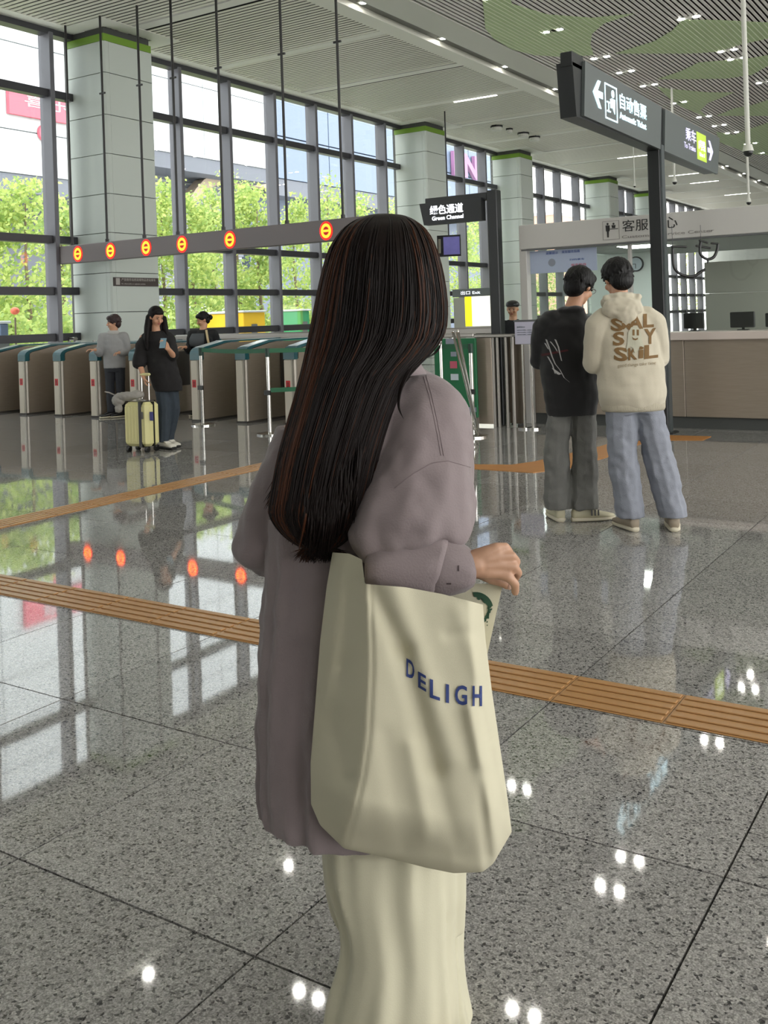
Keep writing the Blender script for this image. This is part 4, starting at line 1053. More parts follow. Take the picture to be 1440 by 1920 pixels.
for i in range(16):
    a = 2*PI*i/16; a2 = 2*PI*(i+1)/16
    f = lambda a: Vector((-.155+.098*math.cos(a), .012+.085*math.sin(a), 1.478-.03*math.sin(a)))
    hd_.seg(f(a), .032, f(a2), .032, 10, 2)
for (a, b) in (((-.06,-.06,1.50),(-.13,-.12,1.40)),((-.26,-.05,1.50),(-.19,-.11,1.38))): hd_.seg(a, .026, b, .022)
hood = cloth('hood', hd_, CREAM, hm, .0065, 3, .022, .06)
pants(hm, J, mat('jeans_pale', (138,142,152), .85, bump=.25, bsc=200, nz=.1, nsc=12), (.180,.118), .098, .092, .84, disp=.028)
short_hair(hm, J['head'], R, HAIRB, 1.10, seed=2)
SH1 = mat('shoe_taupe', (150,138,120), .7, nz=.15, nsc=14); SOLE = mat('sole_cream', (206,198,176), .7)
shoe('shoe', (-.136,.03,0), (-.25,1), SH1, SOLE, hm); shoe('shoe', (.132,-.01,0), (.2,1), SH1, SOLE, hm)
for o in [c for c in hm.children_recursive if c.name.split('.')[0] in ('shoe','sole','laces')]: pass
BRN = mat('print_brown', (116,88,50), .8)
bv = bvh_of(hoodie)
def T(txt, x0, y0, x1, y1, sl=-.12): text_px('print', txt, (x0,y0,x1,y1), bv, BRN, hoodie, sl, .004, .035, 4)
T('S', 1145,597,1168,621, .12); T('M', 1166,606,1182,618, .1); T('A', 1178,591,1206,617, -.05); T('L', 1206,588,1226,614, -.05)
T('S', 1149,622,1171,648); T('Y', 1208,616,1230,645, -.1)
T('S', 1151,651,1177,677,.1); T('K', 1178,652,1195,675); T('i', 1197,650,1207,672); T('L', 1208,646,1234,672)
text_px('print', 'good things take time', (1158,680,1230,688), bv, mat('print_faint', (150,136,110), .8), hoodie, -.08, .004, 0, 4)
gh = [(1176+(x*.9), 612+y) for x, y in ((0,34),(2,12),(8,2),(16,-1),(24,3),(29,14),(32,30),(36,40),(26,36),(24,44),(16,50),(12,40),(6,38),(-2,44))]
decal_px('print_ghost', [gh], bv, mat('print_ghost', (186,184,164), .8), hoodie, .005, sub=5)
for x in (1188,1196): decal_px('print_eye', [[(x-2,618),(x+2,618),(x+2,629),(x-2,629)]], bv, BRN, hoodie, .007, sub=5)
decal_px('print_mouth', [[(1185,631),(1188,634),(1192,635),(1196,633),(1196,636),(1192,638),(1187,637)]], bv, BRN, hoodie, .007, sub=5)
ph_ = phone(hm, (-.14,.36,1.2), 'black phone held in front of the man in the cream hoodie')

# ---------------------------------------------------------------- man in black
orig = on(1078, 977, 'Z', 0)
J = dict(head=(.10,.05,1.59), look=(.72,.62,-.42), neck=(.03,.01,1.43), chest=(0,0,1.2), pelvis=(0,0,.84),
 shl=(-.155,-.02,1.35), ell=(-.19,.10,1.07), wrl=(.04,.27,1.10), shr=(.15,.05,1.33), elr=(.16,.16,1.07), wrr=(.16,.32,1.14),
 hipl=(-.075,0,.80), knl=(-.11,.01,.45), anl=(-.105,.03,.09), hipr=(.085,0,.80), knr=(.085,.02,.45), anr=(.07,.0,.09),
 handl=((.6,.6,.2),(.6,-.2,.6),(0,.2,1)), handr=((-.4,.7,.2),(-1,0,.2),(0,.2,1)))
bmn, R = fig('person', 'man with glasses in a black top with white streak print and grey jeans, head bowed', orig, J)
BTOP = mat('black_cotton', (17,17,18), .9, sheen=.2)
tor = MB().loft([((.005,0,.72),.165,.125),((.005,0,.80),.182,.135),((-.005,0,1.0),.195,.138),((-.01,0,1.2),.192,.13),((-.005,0,1.33),.178,.118),((.01,0,1.40),.12,.095),((.025,0,1.45),.075,.072)], 32)
tor.path([(-.12,-.01,1.36),(-.17,0,1.31),(-.185,.08,1.1)], [.078,.08,.07], 16); tor.ball((-.15,-.02,1.355), .075,.07,.06); tor.path([(.13,.03,1.33),(.15,.08,1.22),(.15,.14,1.1)], [.07,.07,.066], 16)
tor.seg((-.10,-.03,1.38), .06, (-.19,-.01,1.355), .042); tor.ball((.02,-.02,1.435), .095, .08, .028, 18, 8)
top = cloth('black_top', tor, BTOP, bmn, .008, 5, .026, .12)
pants(bmn, J, mat('jeans_grey', (112,112,108), .9, bump=.25, bsc=200, nz=.1, nsc=12), (.150,.108), .085, .098, .80, disp=.026)
short_hair(bmn, J['head'], R, HAIRB, 1.12, seed=5)
SH2 = mat('shoe_cream', (196,190,162), .65)
shoe('shoe', (-.105,.04,0), (-.1,1), SH2, SOLE, bmn); sr2 = shoe('shoe', (.05,-.01,0), (1,.12), SH2, SOLE, bmn, .29)
for k in range(3): MB().box((.10+.022*k,-.062,.045),(.11+.022*k,-.057,.085)).build('stripe', EYE_D, sr2, world=False)
c = Vector(J['head']); q = lambda p: c + R @ Vector(p)
gl_ = MB(); 
for sx in (-1, 1):
    pts = [q((sx*.034+.024*math.cos(a), .098, .006+.018*math.sin(a))) for a in [2*PI*i/16 for i in range(17)]]; gl_.tube(pts, .0022, 6)
    gl_.seg(q((sx*.058,.095,.008)), .002, q((sx*.076,.0,.006)), .002, 6, 2)
gl_.seg(q((-.01,.1,.006)), .002, q((.01,.1,.006)), .002, 6, 2)
gl_.build('glasses', mat('glasses_metal', (130,130,130), .3, metal=.8), bmn, world=False)
bv = bvh_of(top); WPR = mat('print_white', (170,168,168), .8)
for pts in ([(1024,636),(1030,652),(1035,668),(1041,682),(1050,693),(1058,708),(1068,716)], [(1041,636),(1047,650),(1050,664),(1053,676)], [(1032,640),(1040,650),(1046,660)], [(1027,668),(1036,684),(1041,700)], [(1022,643),(1028,654)], [(1036,690),(1046,702),(1052,700)]):
    poly = [(x-1.6+.8*(i/len(pts)), y) for i, (x, y) in enumerate(pts)] + [(x+1.8-1.2*(i/len(pts)), y+1) for i, (x, y) in reversed(list(enumerate(pts)))]
    decal_px('print', [poly], bv, WPR, top, .004, sub=6)
decal_px('print', [[(1014,664),(1064,655),(1066,658),(1016,668)]], bv, mat('print_darkred', (70,18,22), .8), top, .004, sub=6)

# ---------------------------------------------------------------- woman with suitcase
orig = on(303, 841, 'Z', 0)
J = dict(head=(-.01,.0,1.525), look=(.62,-.70,-.38), neck=(-.02,.02,1.36), chest=(0,.02,1.14), pelvis=(.06,.02,.80),
 shl=(-.17,.02,1.28), ell=(-.225,-.02,1.02), wrl=(-.155,-.10,.84), shr=(.13,.02,1.28), elr=(.19,-.06,1.06), wrr=(.17,-.24,1.15),
 hipl=(.02,.02,.78), knl=(.05,-.02,.44), anl=(.03,-.03,.09), hipr=(.12,.03,.78), knr=(.14,.06,.44), anr=(.05,.12,.09),
 handl=((.25,-.1,-1),(1,.2,0),(.1,-1,0)), handr=((-.25,-.6,.5),(-.8,0,.5),(0,.2,1)), curll=.75)
sw, R = fig('person', 'woman in a baggy black shirt with yellow suitcase, looking at her phone', orig, J)
tor = MB().loft([((.10,.02,.66),.16,.11),((.085,.02,.74),.175,.125),((.05,.02,.9),.175,.125),((.01,.02,1.1),.165,.12),((-.01,.02,1.25),.165,.11),((-.02,.02,1.32),.11,.08),((-.02,.02,1.36),.07,.06)], 32)
tor.path([(-.13,.02,1.285),(-.18,.0,1.2),(-.22,-.02,1.0)], [.07,.082,.082], 16); tor.seg((.09,.02,1.29),.07,(.14,.01,1.25),.07); tor.path([(.11,.02,1.27),(.16,-.02,1.16),(.185,-.06,1.08)], [.06,.07,.066], 16); tor.seg((.2,.0,.80), .045, (.24,.0,.76), .02)
cloth('black_shirt', tor, mat('black_shirt', (20,18,19), .85), sw, .009, 4, .025, .1)
pants(sw, J, mat('jeans_dark', (44,53,62), .85, nz=.2, nsc=10), (.15,.11), .078, .068, .82, disp=.015)
hh = MB(); c = Vector(J['head']); q = lambda p: c + R @ Vector(p)
hh.ball(q((0,-.025,.03)), .090,.095,.092, 20, 12, R); hh.ball(q((0,.035,.068)), .066,.05,.035, 14, 8, R)
hh.loft([(q((0,-.03,.02)),.09,.08),(c+Vector((-.03,.05,-.1)),.105,.07),(c+Vector((-.03,.05,-.22)),.12,.065),(c+Vector((-.03,.04,-.34)),.11,.05),(c+Vector((-.03,.03,-.42)),.07,.03)], 24)
hh.path([q((.078,.0,.02)), c+Vector((-.085,-.03,-.10)), c+Vector((-.095,-.09,-.24)), c+Vector((-.09,-.11,-.38))], [.03,.034,.03,.012]) if False else hh.path([c+Vector((-.085,-.02,.0)), c+Vector((-.10,-.05,-.12)), c+Vector((-.10,-.10,-.26)), c+Vector((-.09,-.11,-.38))], [.034,.036,.03,.012]); hh.path([c+Vector((.085,.03,-.02)), c+Vector((.10,.0,-.14)), c+Vector((.14,-.03,-.27))], [.028,.034,.014])
o = hh.build('hair', mat('dark_brown_hair', (13,8,8), .55, spec=.2, bump=.3, bsc=90, stretch=(1,1,.08)), sw, world=False); remesh(o, .007, 3, .4)
shoe('shoe', (.03,-.03,0), (.8,-.6), mat('shoe_white', (206,202,190), .6), mat('sole_black', (24,24,24), .7), sw, .24); shoe('shoe', (.05,.12,0), (.8,-.6), MATS['shoe_white'], MATS['sole_black'], sw, .24)
phone(sw, (.13,-.33,1.22), 'phone held up by the woman with the suitcase')
# suitcase
orig = on(268, 846, 'Z', 0)
st = thing('suitcase', 'pale yellow hard-shell suitcase with black strap and telescopic handle', 'suitcase', orig, YAW-.45)
YS = mat('suitcase_yellow', (214,208,150), .35, spec=.5); GREYP = mat('grey_plastic', (150,150,146), .4)
hw_, hd2, z0, z1 = .17, .115, .065, .565
mb = MB(); mb.bevbox((-hw_,-hd2,z0),(hw_,hd2,z1),.035); mb.build('shell', YS, st, world=False)
for k in range(7):
    x = -.135+.045*k; MB().bevbox((x-.009,-hd2-.006,z0+.05),(x+.009,-hd2+.002,z1-.05),.004).build('rib', YS, st, world=False)
    if k < 4: 
        y = -.07+.045*k; MB().bevbox((hw_-.002,y-.009,z0+.05),(hw_+.006,y+.009,z1-.05),.004).build('rib', YS, st, world=False)
MB().box((-hw_-.003,-.012,z0),(hw_+.003,.012,z1+.003)).build('zip_band', PLASTIC_BK, st, world=False)
MB().box((.055,-hd2-.01,z0-.005),(.095,hd2+.01,z1+.008)).build('strap', PLASTIC_BK, st, world=False)
MB().bevbox((.09,-hd2-.014,.38),(.12,-hd2-.004,.46),.004).build('buckle', mat('buckle_grey', (70,68,60), .4), st, world=False)
for x in (-.05,.05): MB().seg2((x,.08,z1-.01),(x,.08,.86),.008,10).build('handle_tube', CHROME, st, world=False)
MB().bevbox((-.075,.062,.85),(.075,.098,.885),.012).build('handle_grip', YS, st, world=False)
MB().bevbox((-.06,-.02,z1),(.06,.02,z1+.02),.008).build('top_handle', GREYP, st, world=False)
for sx in (-.13,.13):
    for sy in (-.08,.08):
        w_ = MB().seg2((sx-.018,sy,.032),(sx+.018,sy,.032),.032,14).build('wheel', PLASTIC_BK, st, world=False)
        MB().bevbox((sx-.025,sy-.025,.045),(sx+.025,sy+.025,.068),.006).build('wheel_housing', PLASTIC_BK, w_, world=False)
# soft grey bag on top
gb_ = thing('travel_bag', 'crumpled grey pouch bag lying on top of the yellow suitcase', 'bag', st.matrix_basis @ Vector((-.12,-.02,.585)), YAW-.2)
mb = MB(); mb.ball((-.04,-.02,.045), .17,.085,.05); mb.ball((-.15,-.03,.0), .08,.06,.07); mb.ball((.06,0,.06), .09,.07,.045); mb.ball((-.13,-.06,-.10), .05,.035,.045)
remesh(mb.build('pouch', mat('bag_grey', (146,142,136), .7), gb_, world=False), .008, 4, .5, .03, .06)
MB().tube([(-.2,-.02,.06),(-.26,-.03,.09),(-.31,-.04,.10)], .008).build('strap_end', mat('bag_grey'), gb_, world=False)
tg = MB().bevbox((.19,-.1,.36),(.24,-.09,.46),.004).build('luggage_tag', mat('tag_blue', (70,72,130), .6), st, world=False)

# ---------------------------------------------------------------- people at the gates
def simple(label, px, d, look, top_m, extra=0, hair_m=HAIRB, sc=1.0):
    p = at(px, 600, d); p.z = 0
    J = dict(head=(0,0,1.49), look=look, neck=(0,.0,1.33), chest=(0,0,1.12), pelvis=(0,0,.82),
     shl=(-.17,0,1.27), ell=(-.22,-.03,1.02), wrl=(-.24,-.2,1.08), shr=(.17,0,1.27), elr=(.2,.03,1.02), wrr=(.12,-.18,1.02),
     hipl=(-.08,0,.78), knl=(-.08,0,.44), anl=(-.08,0,.09), hipr=(.08,0,.78), knr=(.08,0,.44), anr=(.08,.03,.09), handl=((-.8,-.5,.1),(0,0,-1),(0,-1,0)))
    t, R = fig('person', label, p, J, vox=.009)
    tor = MB().loft([((0,0,.78),.17,.12),((0,0,1.0),.17,.12),((0,0,1.2),.18,.12),((0,0,1.29),.13,.09),((0,0,1.34),.07,.06)], 28)
    for s in 'lr':
        sh, el, wr = (Vector(J[k+s]) for k in ('sh','el','wr')); tor.path([Vector((sh.x*.7,sh.y,sh.z-.01)), sh-Vector((0,0,.01)), el, el.lerp(wr,.75)], [.078,.078,.062,.05], 14)
    cloth('top', tor, top_m, t, .01, 4, .02, .1)
    pants(t, J, mat('trousers_dark', (40,42,48), .8), (.15,.11), .07, .06, .84, disp=.01)
    shoe('shoe', (-.08,0,0), (-.8,-.5), PLASTIC_BK, SOLE, t, .24); shoe('shoe', (.08,.03,0), (-.8,-.5), PLASTIC_BK, SOLE, t, .24)
    return t, R, J
t, R, J = simple('woman with short dark hair in a light grey jacket behind the gates', 212, 15.6, (-.9,-.5,-.1), mat('jacket_grey', (150,150,150), .8))
short_hair(t, J['head'], R, mat('auburn_hair', (44,24,24), .5, bump=.4, bsc=90), 1.08, seed=9)
MB().loft([((0,0,1.3),.10,.085),((0,0,1.36),.085,.075),((0,0,1.37),.06,.05)], 20).build('collar', mat('collar_pale', (180,178,174), .8), t, smooth=True, world=False)
t, R, J = simple('woman with a low hair bun and a beige strap over black top behind the gates', 380, 15.4, (-.85,-.45,-.35), mat('top_black', (22,24,26), .85))
short_hair(t, J['head'], R, HAIRB, 1.0, seed=11)
c = Vector(J['head']); MB().ball(c + R @ Vector((0,-.125,-.01)), .042).build('hair_bun', HAIRB, t, smooth=True, world=False)
MB().tube([(.07,-.115,1.33),(.09,-.135,1.2),(.13,-.15,1.0),(.15,-.14,.85)], .018, 8).build('shoulder_strap', mat('strap_beige', (196,176,136), .7), t, world=False)
mb = MB(); mb.loft([((-.08,-.09,1.08),.12,.06),((-.08,-.10,1.2),.12,.06),((-.06,-.08,1.28),.10,.05)], 20); mb.build('grey_front', mat('grey_cloth', (74,78,82), .8), t, smooth=True, world=False)
t, R, J = simple('guard in a black cap and dark uniform standing beyond the booth corner', 962, 13.6, (-.3,-.9,-.2), mat('uniform_dark', (20,22,28), .8))
c = Vector(J['head']); cp = MB(); cp.ball(c+Vector((0,0,.06)), .095,.10,.06, 18, 10); cp.ball(c+Vector((-.03,-.09,.04)), .07,.05,.012, 14, 6); cp.build('cap', PLASTIC_BK, t, smooth=True, world=False)
# ================================================================== THE LONG-HAIRED WOMAN (foreground)
GD = 2.0
def G(px, py, v=0): return at(px, py, GD+v)
foot = on(765, 1916, 'Z', 0)
gw = thing('person', 'woman with very long brown hair in a mauve-grey shirt and cream trousers, seen from behind', 'person', foot)
SHIRT = mat('shirt_mauve', (128,116,117), .8, sheen=.15, bump=.12, bsc=260)
def gring(L, R, y, hd, v=0, n=48, sq=2.2, yfun=None, mod=None):
    cxp = (L+R)/2; hw = (R-L)/2; out = []
    for i in range(n):
        t = 2*PI*i/n; ct, st = math.cos(t), math.sin(t)
        a = math.copysign(abs(ct)**(2/sq), ct); b = math.copysign(abs(st)**(2/sq), st)
        k = 1 if mod is None else mod(t, y)
        yy = y if yfun is None else yfun(cxp+hw*a, y)
        out.append(G(cxp+hw*a*k, yy, v) - FW*hd*b*k)
    return out
def grings(rows, n=48, sub=4, **kw):
    # rows (y,L,R,hd,v) with smooth interpolation
    R_ = []
    for i in range(len(rows)-1):
        r0, r1, r2, r3 = rows[max(i-1,0)], rows[i], rows[i+1], rows[min(i+2,len(rows)-1)]
        for k in range(sub):
            t = k/sub
            val = [.5*((2*b)+(c-a)*t+(2*a-5*b+4*c-e)*t*t+(3*b-a-3*c+e)*t**3) for a, b, c, e in zip(r0, r1, r2, r3)]
            R_.append(gring(val[1], val[2], val[0], max(val[3],.003), val[4], n, **kw))
    r = rows[-1]; R_.append(gring(r[1], r[2], r[0], r[3], r[4], n, **kw))
    return R_
# ---- body
b = MB(); look = (RT*.55+FW*.8-UP*.12)
Rg = headrot(look); hc = G(718, 520, -.01)
add_head(b, hc, Rg, .98)
b.seg(G(716,640,0), .048, G(712,730,.02), .055)
b.rings([gring(L, R, y, hd, v, 28) for y, L, R, hd, v in ((720,670,760,.05,.02),(790,600,820,.08,.02),(950,590,790,.09,.02),(1120,600,790,.09,.02),(1300,600,800,.10,.02),(1500,600,830,.10,.02),(1600,640,820,.09,.02))])
sh, el, wr = G(822,790,-.02), G(722,1020,-.17), G(880,1060,-.222)
b.seg(sh, .043, el, .034, 14); b.seg(el, .033, wr, .023, 14); b.seg(G(740,760,.02), .05, sh, .048)
sh2, el2, wr2 = G(560,830,.02), G(478,1005,.05), G(540,1085,.24)
b.seg(sh2, .045, el2, .038); b.seg(el2, .036, wr2, .024); b.seg(G(700,760,.02), .05, sh2, .046)
hand(b, wr2, (RT*.6+FW*.5-UP*.3), -UP, FW, .6, .95)
for a0, a1, a2 in ((G(690,1560,-.02), G(700,1760,-.03), G(690,1895,-.02)), (G(790,1560,.06), G(800,1760,.07), G(820,1895,.06))):
    b.seg(a0, .075, a1, .05); b.seg(a1, .05, a2, .036)
# hand holding the bag: explicit joints
def hj(pts, rs): 
    P_ = [G(*p) for p in pts]; b.path(P_, rs, 10)
hj([(878,1060,-.222),(892,1058,-.222)], [.024,.024])
for p in ((930,1029),(936,1043),(938,1058),(932,1074)): hj([(890,1058+(p[1]-1052)*.35,-.222),(912,1055+(p[1]-1052)*.75,-.226),(p[0],p[1],-.226)], [.019,.0145,.0112])
hj([(930,1027,-.226),(948,1025,-.220),(956,1035,-.200),(950,1043,-.182)], [.010,.0078,.0072,.0065])   # little finger
hj([(936,1043,-.226),(960,1042,-.224),(969,1053,-.204),(963,1062,-.184)], [.0105,.0084,.0078,.007])   # ring
hj([(938,1059,-.226),(963,1062,-.226),(972,1074,-.208),(966,1086,-.190)], [.0105,.0086,.008,.007])   # middle
hj([(932,1074,-.224),(953,1082,-.230),(966,1095,-.224),(966,1110,-.214)], [.0115,.0090,.0082,.0074])   # index
hj([(902,1072,-.21),(924,1085,-.192),(941,1091,-.186),(951,1098,-.184)], [.014,.0115,.0095,.008])    # thumb
body = b.build('body', mat('skin_warm', (178,138,112), .5, nz=.08, nsc=40), gw); remesh(body, .0034, 2, .5)
face_parts(gw, hc, Rg, .98)
# small nails on the two nearest fingers
for px, py, v in ((966,1109,-.2125),(955,1100,-.190)):
    MB().ball(G(px,py,v), .005, .003, .006, 10, 6).build('fingernail', mat('nail', (214,176,160), .3), gw, smooth=True)

# ---- shirt
def folds(t, y):
    a = min(1, max(0, (y-760)/700)); 
    return 1 + (.026*math.sin(9*t+1.2+y*.002)+.022*math.sin(15*t+y*.003)+.018*math.sin(23*t-y*.004))*(.2+a)
def hem(x, y):
    if y < 1430: return y
    f = (y-1430)/100
    return y + f*8*math.cos((x-640)/170*PI/2)
s_ = MB()
torso_rows = [(690,728,790,.045,.02),(704,690,812,.075,.015),(730,622,848,.105,.01),(770,572,868,.125,.005),(830,530,876,.14,0),(900,510,878,.145,0),(980,502,872,.145,0),(1080,497,860,.142,0),(1200,489,852,.142,0),(1330,484,850,.145,0),(1430,484,850,.145,0),(1495,488,850,.14,0),(1530,494,846,.135,0)]
s_.rings(grings(torso_rows, 96, 5, mod=folds, yfun=hem))
# near sleeve: broad, dropping shoulder to a folded elbow
def sfold(t, y): return 1 + (.02*math.sin(7*t+y*.01)+.015*math.sin(12*t-y*.008))*min(1, max(0,(y-760)/200))
def sbot(x, y):
    if y < 930: return y
    f = min(1, (y-930)/90)
    base = 1043 - (x-690)*.29 if x < 830 else (1001 + 18*math.sin(PI*min(1, (x-830)/62)))
    if x < 690: base = 1043 - (690-x)*.7
    return y + (base-1028)*f*f
s_.rings(grings([(702,768,815,.05,-.02),(726,745,856,.075,-.035),(775,726,881,.095,-.06),(840,706,888,.105,-.085),(900,682,890,.11,-.11),(950,662,892,.112,-.13),(985,652,892,.108,-.14),(1008,650,889,.10,-.148),(1022,656,884,.085,-.152),(1034,668,874,.05,-.155)], 72, 5, mod=sfold, yfun=sbot))
# far sleeve
s_.rings(grings([(800,520,600,.07,.03),(850,500,590,.085,.03),(920,468,570,.085,.04),(990,448,545,.08,.05),(1035,439,530,.075,.06),(1060,470,525,.06,.08),(1082,494,524,.03,.10)], 48, 4))
shirt = s_.build('shirt', SHIRT, gw); remesh(shirt, .0050, 4, .5, .014, .06)
# sleeve: forearm with folded cuff
def xring(x, y0, y1, hd, v, n=40, tilt=0, mod=None):
    out = []
    for i in range(n):
        t = 2*PI*i/n; a = math.sin(t); k = 1 if mod is None else mod(t, x)
        yy = (y0+y1)/2+(y1-y0)/2*a*k
        out.append(G(x+tilt*a, yy, v) - FW*hd*math.cos(t)*k)
    return out
def cf(t, x): return 1+.03*math.sin(5*t+x*.05)+.02*math.sin(9*t-x*.09)
c1 = MB().rings([xring(x, y0, y1, hd, -.205, 56, tl, cf) for x, y0, y1, hd, tl in ((684,1046,1096,.03,0),(690,1030,1102,.048,0),(715,1018,1112,.056,0),(750,1008,1122,.058,-2),(790,1000,1128,.058,-8),(812,996,1128,.057,-16),(822,998,1126,.054,-19),(822,1004,1120,.048,-19),(812,1006,1116,.046,-16))])
cuff = c1.build('folded_sleeve', SHIRT, gw, smooth=True)
c2 = MB().rings([xring(x, y0, y1, hd, -.212, 56, tl, cf) for x, y0, y1, hd, tl in ((800,1006,1122,.046,-8),(830,1008,1120,.047,-8),(855,1016,1116,.046,-6),(875,1026,1108,.043,-4),(888,1036,1098,.038,-2),(890,1040,1094,.034,-1),(884,1043,1090,.031,0),(860,1044,1088,.028,0))])
c2.build('inner_cuff', SHIRT, gw, smooth=True)
bcu = bvh_of([o for o in gw.children if o.name.startswith('inner_cuff')][0])
for rect in ((837,1093,846,1096),(858,1060,861,1071)):
    decal_px('cuff_buttonhole', [[(rect[0],rect[1]),(rect[2],rect[1]),(rect[2],rect[3]),(rect[0],rect[3])]], bcu, mat('shade_thread', (70,58,60), .8), gw, .001, sub=5)
# seams and collar
bs = bvh_of(shirt)
def seam(pts, m_=None, r=.0008, off=.0002, name='seam'):
    P_ = []
    for i in range(len(pts)-1):
        for k in range(8):
            x = pts[i][0]+(pts[i+1][0]-pts[i][0])*k/8; y = pts[i][1]+(pts[i+1][1]-pts[i][1])*k/8
            h = px_hit(bs, x, y, off)
            if h is not None and (not P_ or (h-P_[-1]).length < .06): P_.append(h)
    if len(P_) > 3: MB().tube(P_, r, 6).build(name, m_ or mat('seam_thread', (118,105,107), .8), gw, smooth=True)
seam([(794,706),(804,740),(812,775),(820,815),(828,860)]); seam([(799,704),(809,740),(817,775),(825,815),(833,860)])
seam([(740,915),(775,888),(810,868),(840,864),(888,878)])
MB().rings([gring(L, R, y, hd, v, 40) for y, L, R, hd, v in ((668,700,775,.055,.0),(676,696,786,.062,.0),(700,692,800,.07,.0),(704,694,798,.062,.0),(690,700,790,.056,.0))]).build('collar', SHIRT, gw, smooth=True)

# ---- trousers
pt = MB()
def pf(t, y): return 1 + .030*math.sin(6*t+y*.008+.6) + .034*math.sin(11*t+y*.004) + .02*math.sin(17*t-y*.005)
pt.rings(grings([(1480,560,850,.12,.02),(1570,604,868,.13,.02),(1640,611,867,.13,.02),(1700,622,866,.12,.02),(1740,640,866,.11,.02)], 64, 4, mod=pf))
pt.rings(grings([(1560,608,846,.10,-.02),(1650,614,846,.10,-.03),(1720,634,846,.10,-.04),(1770,640,848,.105,-.045),(1820,630,852,.11,-.05),(1870,616,856,.115,-.055),(1930,606,858,.118,-.06),(1944,606,858,.115,-.06)], 64, 4, mod=pf))
pt.rings(grings([(1600,700,867,.09,.07),(1700,712,866,.09,.07),(1780,720,868,.09,.06),(1850,724,876,.10,.05),(1895,726,886,.105,.02),(1945,726,892,.105,-.02),(1957,726,892,.105,-.02)], 64, 4, mod=pf))
tr = pt.build('trousers', mat('trousers_cream', (190,186,162), .8, sheen=.1, bump=.06, bsc=400), gw)
tr.data.transform(Matrix.Identity(4))
remesh(tr, .006, 6, .5, .010, .12)
shoe('shoe', G(757,1940,-.15).xy.to_3d(), (RT*.9+FW*.05)[:], mat('shoe_tan', (150,124,84), .6), SOLE, gw, .25, True)
shoe('shoe', G(700,1900,.0).xy.to_3d(), (FW*.9+RT*.3)[:], MATS['shoe_tan'], SOLE, gw, .25, True)

# ---- hair
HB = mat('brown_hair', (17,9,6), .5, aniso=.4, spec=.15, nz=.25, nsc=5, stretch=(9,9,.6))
HR = mat('brown_hair_lit', (58,31,16), .48, aniso=.4, spec=.15)  # lightened copy of the hair colour, for light caught at the edges
hair_rows = [(402,700,742,.018,0),(406,684,762,.04,0),(416,662,782,.06,0),(434,640,800,.085,0),(470,618,817,.108,0),(520,604,829,.12,0),(575,593,835,.124,0),(625,584,830,.12,-.01),(665,576,802,.112,-.03),(700,568,766,.10,-.06),(745,556,744,.082,-.09),(800,540,724,.07,-.115),(860,524,706,.06,-.135),(920,513,692,.052,-.145),(960,508,680,.046,-.15),(990,524,664,.036,-.152),(1012,546,648,.024,-.152),(1028,572,628,.010,-.152)]
def hmod(t, y):
    f = min(1, max(0, (y-420)/250)); 
    return 1 + f*(.010*math.sin(26*t+y*.004)+.008*math.sin(41*t-y*.003)+.012*math.sin(15*t+y*.002))
HR_ = grings(hair_rows, 192, 6, mod=hmod)
MB().rings(HR_).build('hair', HB, gw, smooth=True)
rh = random.Random(12)
def hpt(s, th):
    # s in 0..1 along rows, th angle
    i = s*(len(HR_)-1); k = int(min(i, len(HR_)-2)); f = i-k; n = 192
    j = (th/(2*PI)*n) % n; j0 = int(j); g = j-j0
    A = HR_[k][j0 % n].lerp(HR_[k][(j0+1) % n], g); B = HR_[k+1][j0 % n].lerp(HR_[k+1][(j0+1) % n], g)
    return A.lerp(B, f)
def hcen(s):
    k = int(s*(len(HR_)-1)); r = HR_[k]; return sum(r, Vector())/len(r)
sets = {'dark': MB(), 'lit': MB()}
for i in range(1500):
    th = rh.uniform(-.5, PI+.5)           # the side turned to the viewer and both flanks
    s0 = rh.uniform(.06, .5) if rh.random() < .7 else rh.uniform(.4,.8); s1 = min(1, s0 + rh.uniform(.25, .7))
    if rh.random() < .5: s1 = 1.0
    N_ = 16; pts = []; dth = rh.gauss(0, .10); out = rh.uniform(.0005, .0035)
    for k in range(N_+1):
        s = s0+(s1-s0)*k/N_; p = hpt(s, th+dth*(k/N_)); c = hcen(s); d = (p-c); d.z = 0
        if d.length > 1e-5: d.normalize()
        lift = out*math.sin(PI*k/N_*.85) - .0022*max(0, 1-k/3)
        if k == N_: lift = out*.6
        pts.append(p+d*lift)
    if s1 == 1.0: # ragged tips
        q0 = pts[-1]; left = math.cos(th) < 0
        dr = Vector((0,0,-1))*rh.uniform(.004,.026) + RT*rh.gauss(-.002,.010); pts += [q0+dr*.5, q0+dr]
    n_ = len(pts); r0 = rh.uniform(.0009,.0019)
    rad = [r0*min(1, (k+.6)/3)*min(1, (n_-k-.3)/4) for k in range(n_)]
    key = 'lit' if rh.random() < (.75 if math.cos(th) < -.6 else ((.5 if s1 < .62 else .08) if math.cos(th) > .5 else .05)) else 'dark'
    sets[key].tube(pts, rad, 4)
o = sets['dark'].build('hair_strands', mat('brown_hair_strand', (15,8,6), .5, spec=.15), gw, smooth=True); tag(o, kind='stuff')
o = sets['lit'].build('hair_strands', HR, gw, smooth=True); tag(o, 'reddish brown hair strands, colour lightened for light on the edges', kind='stuff')
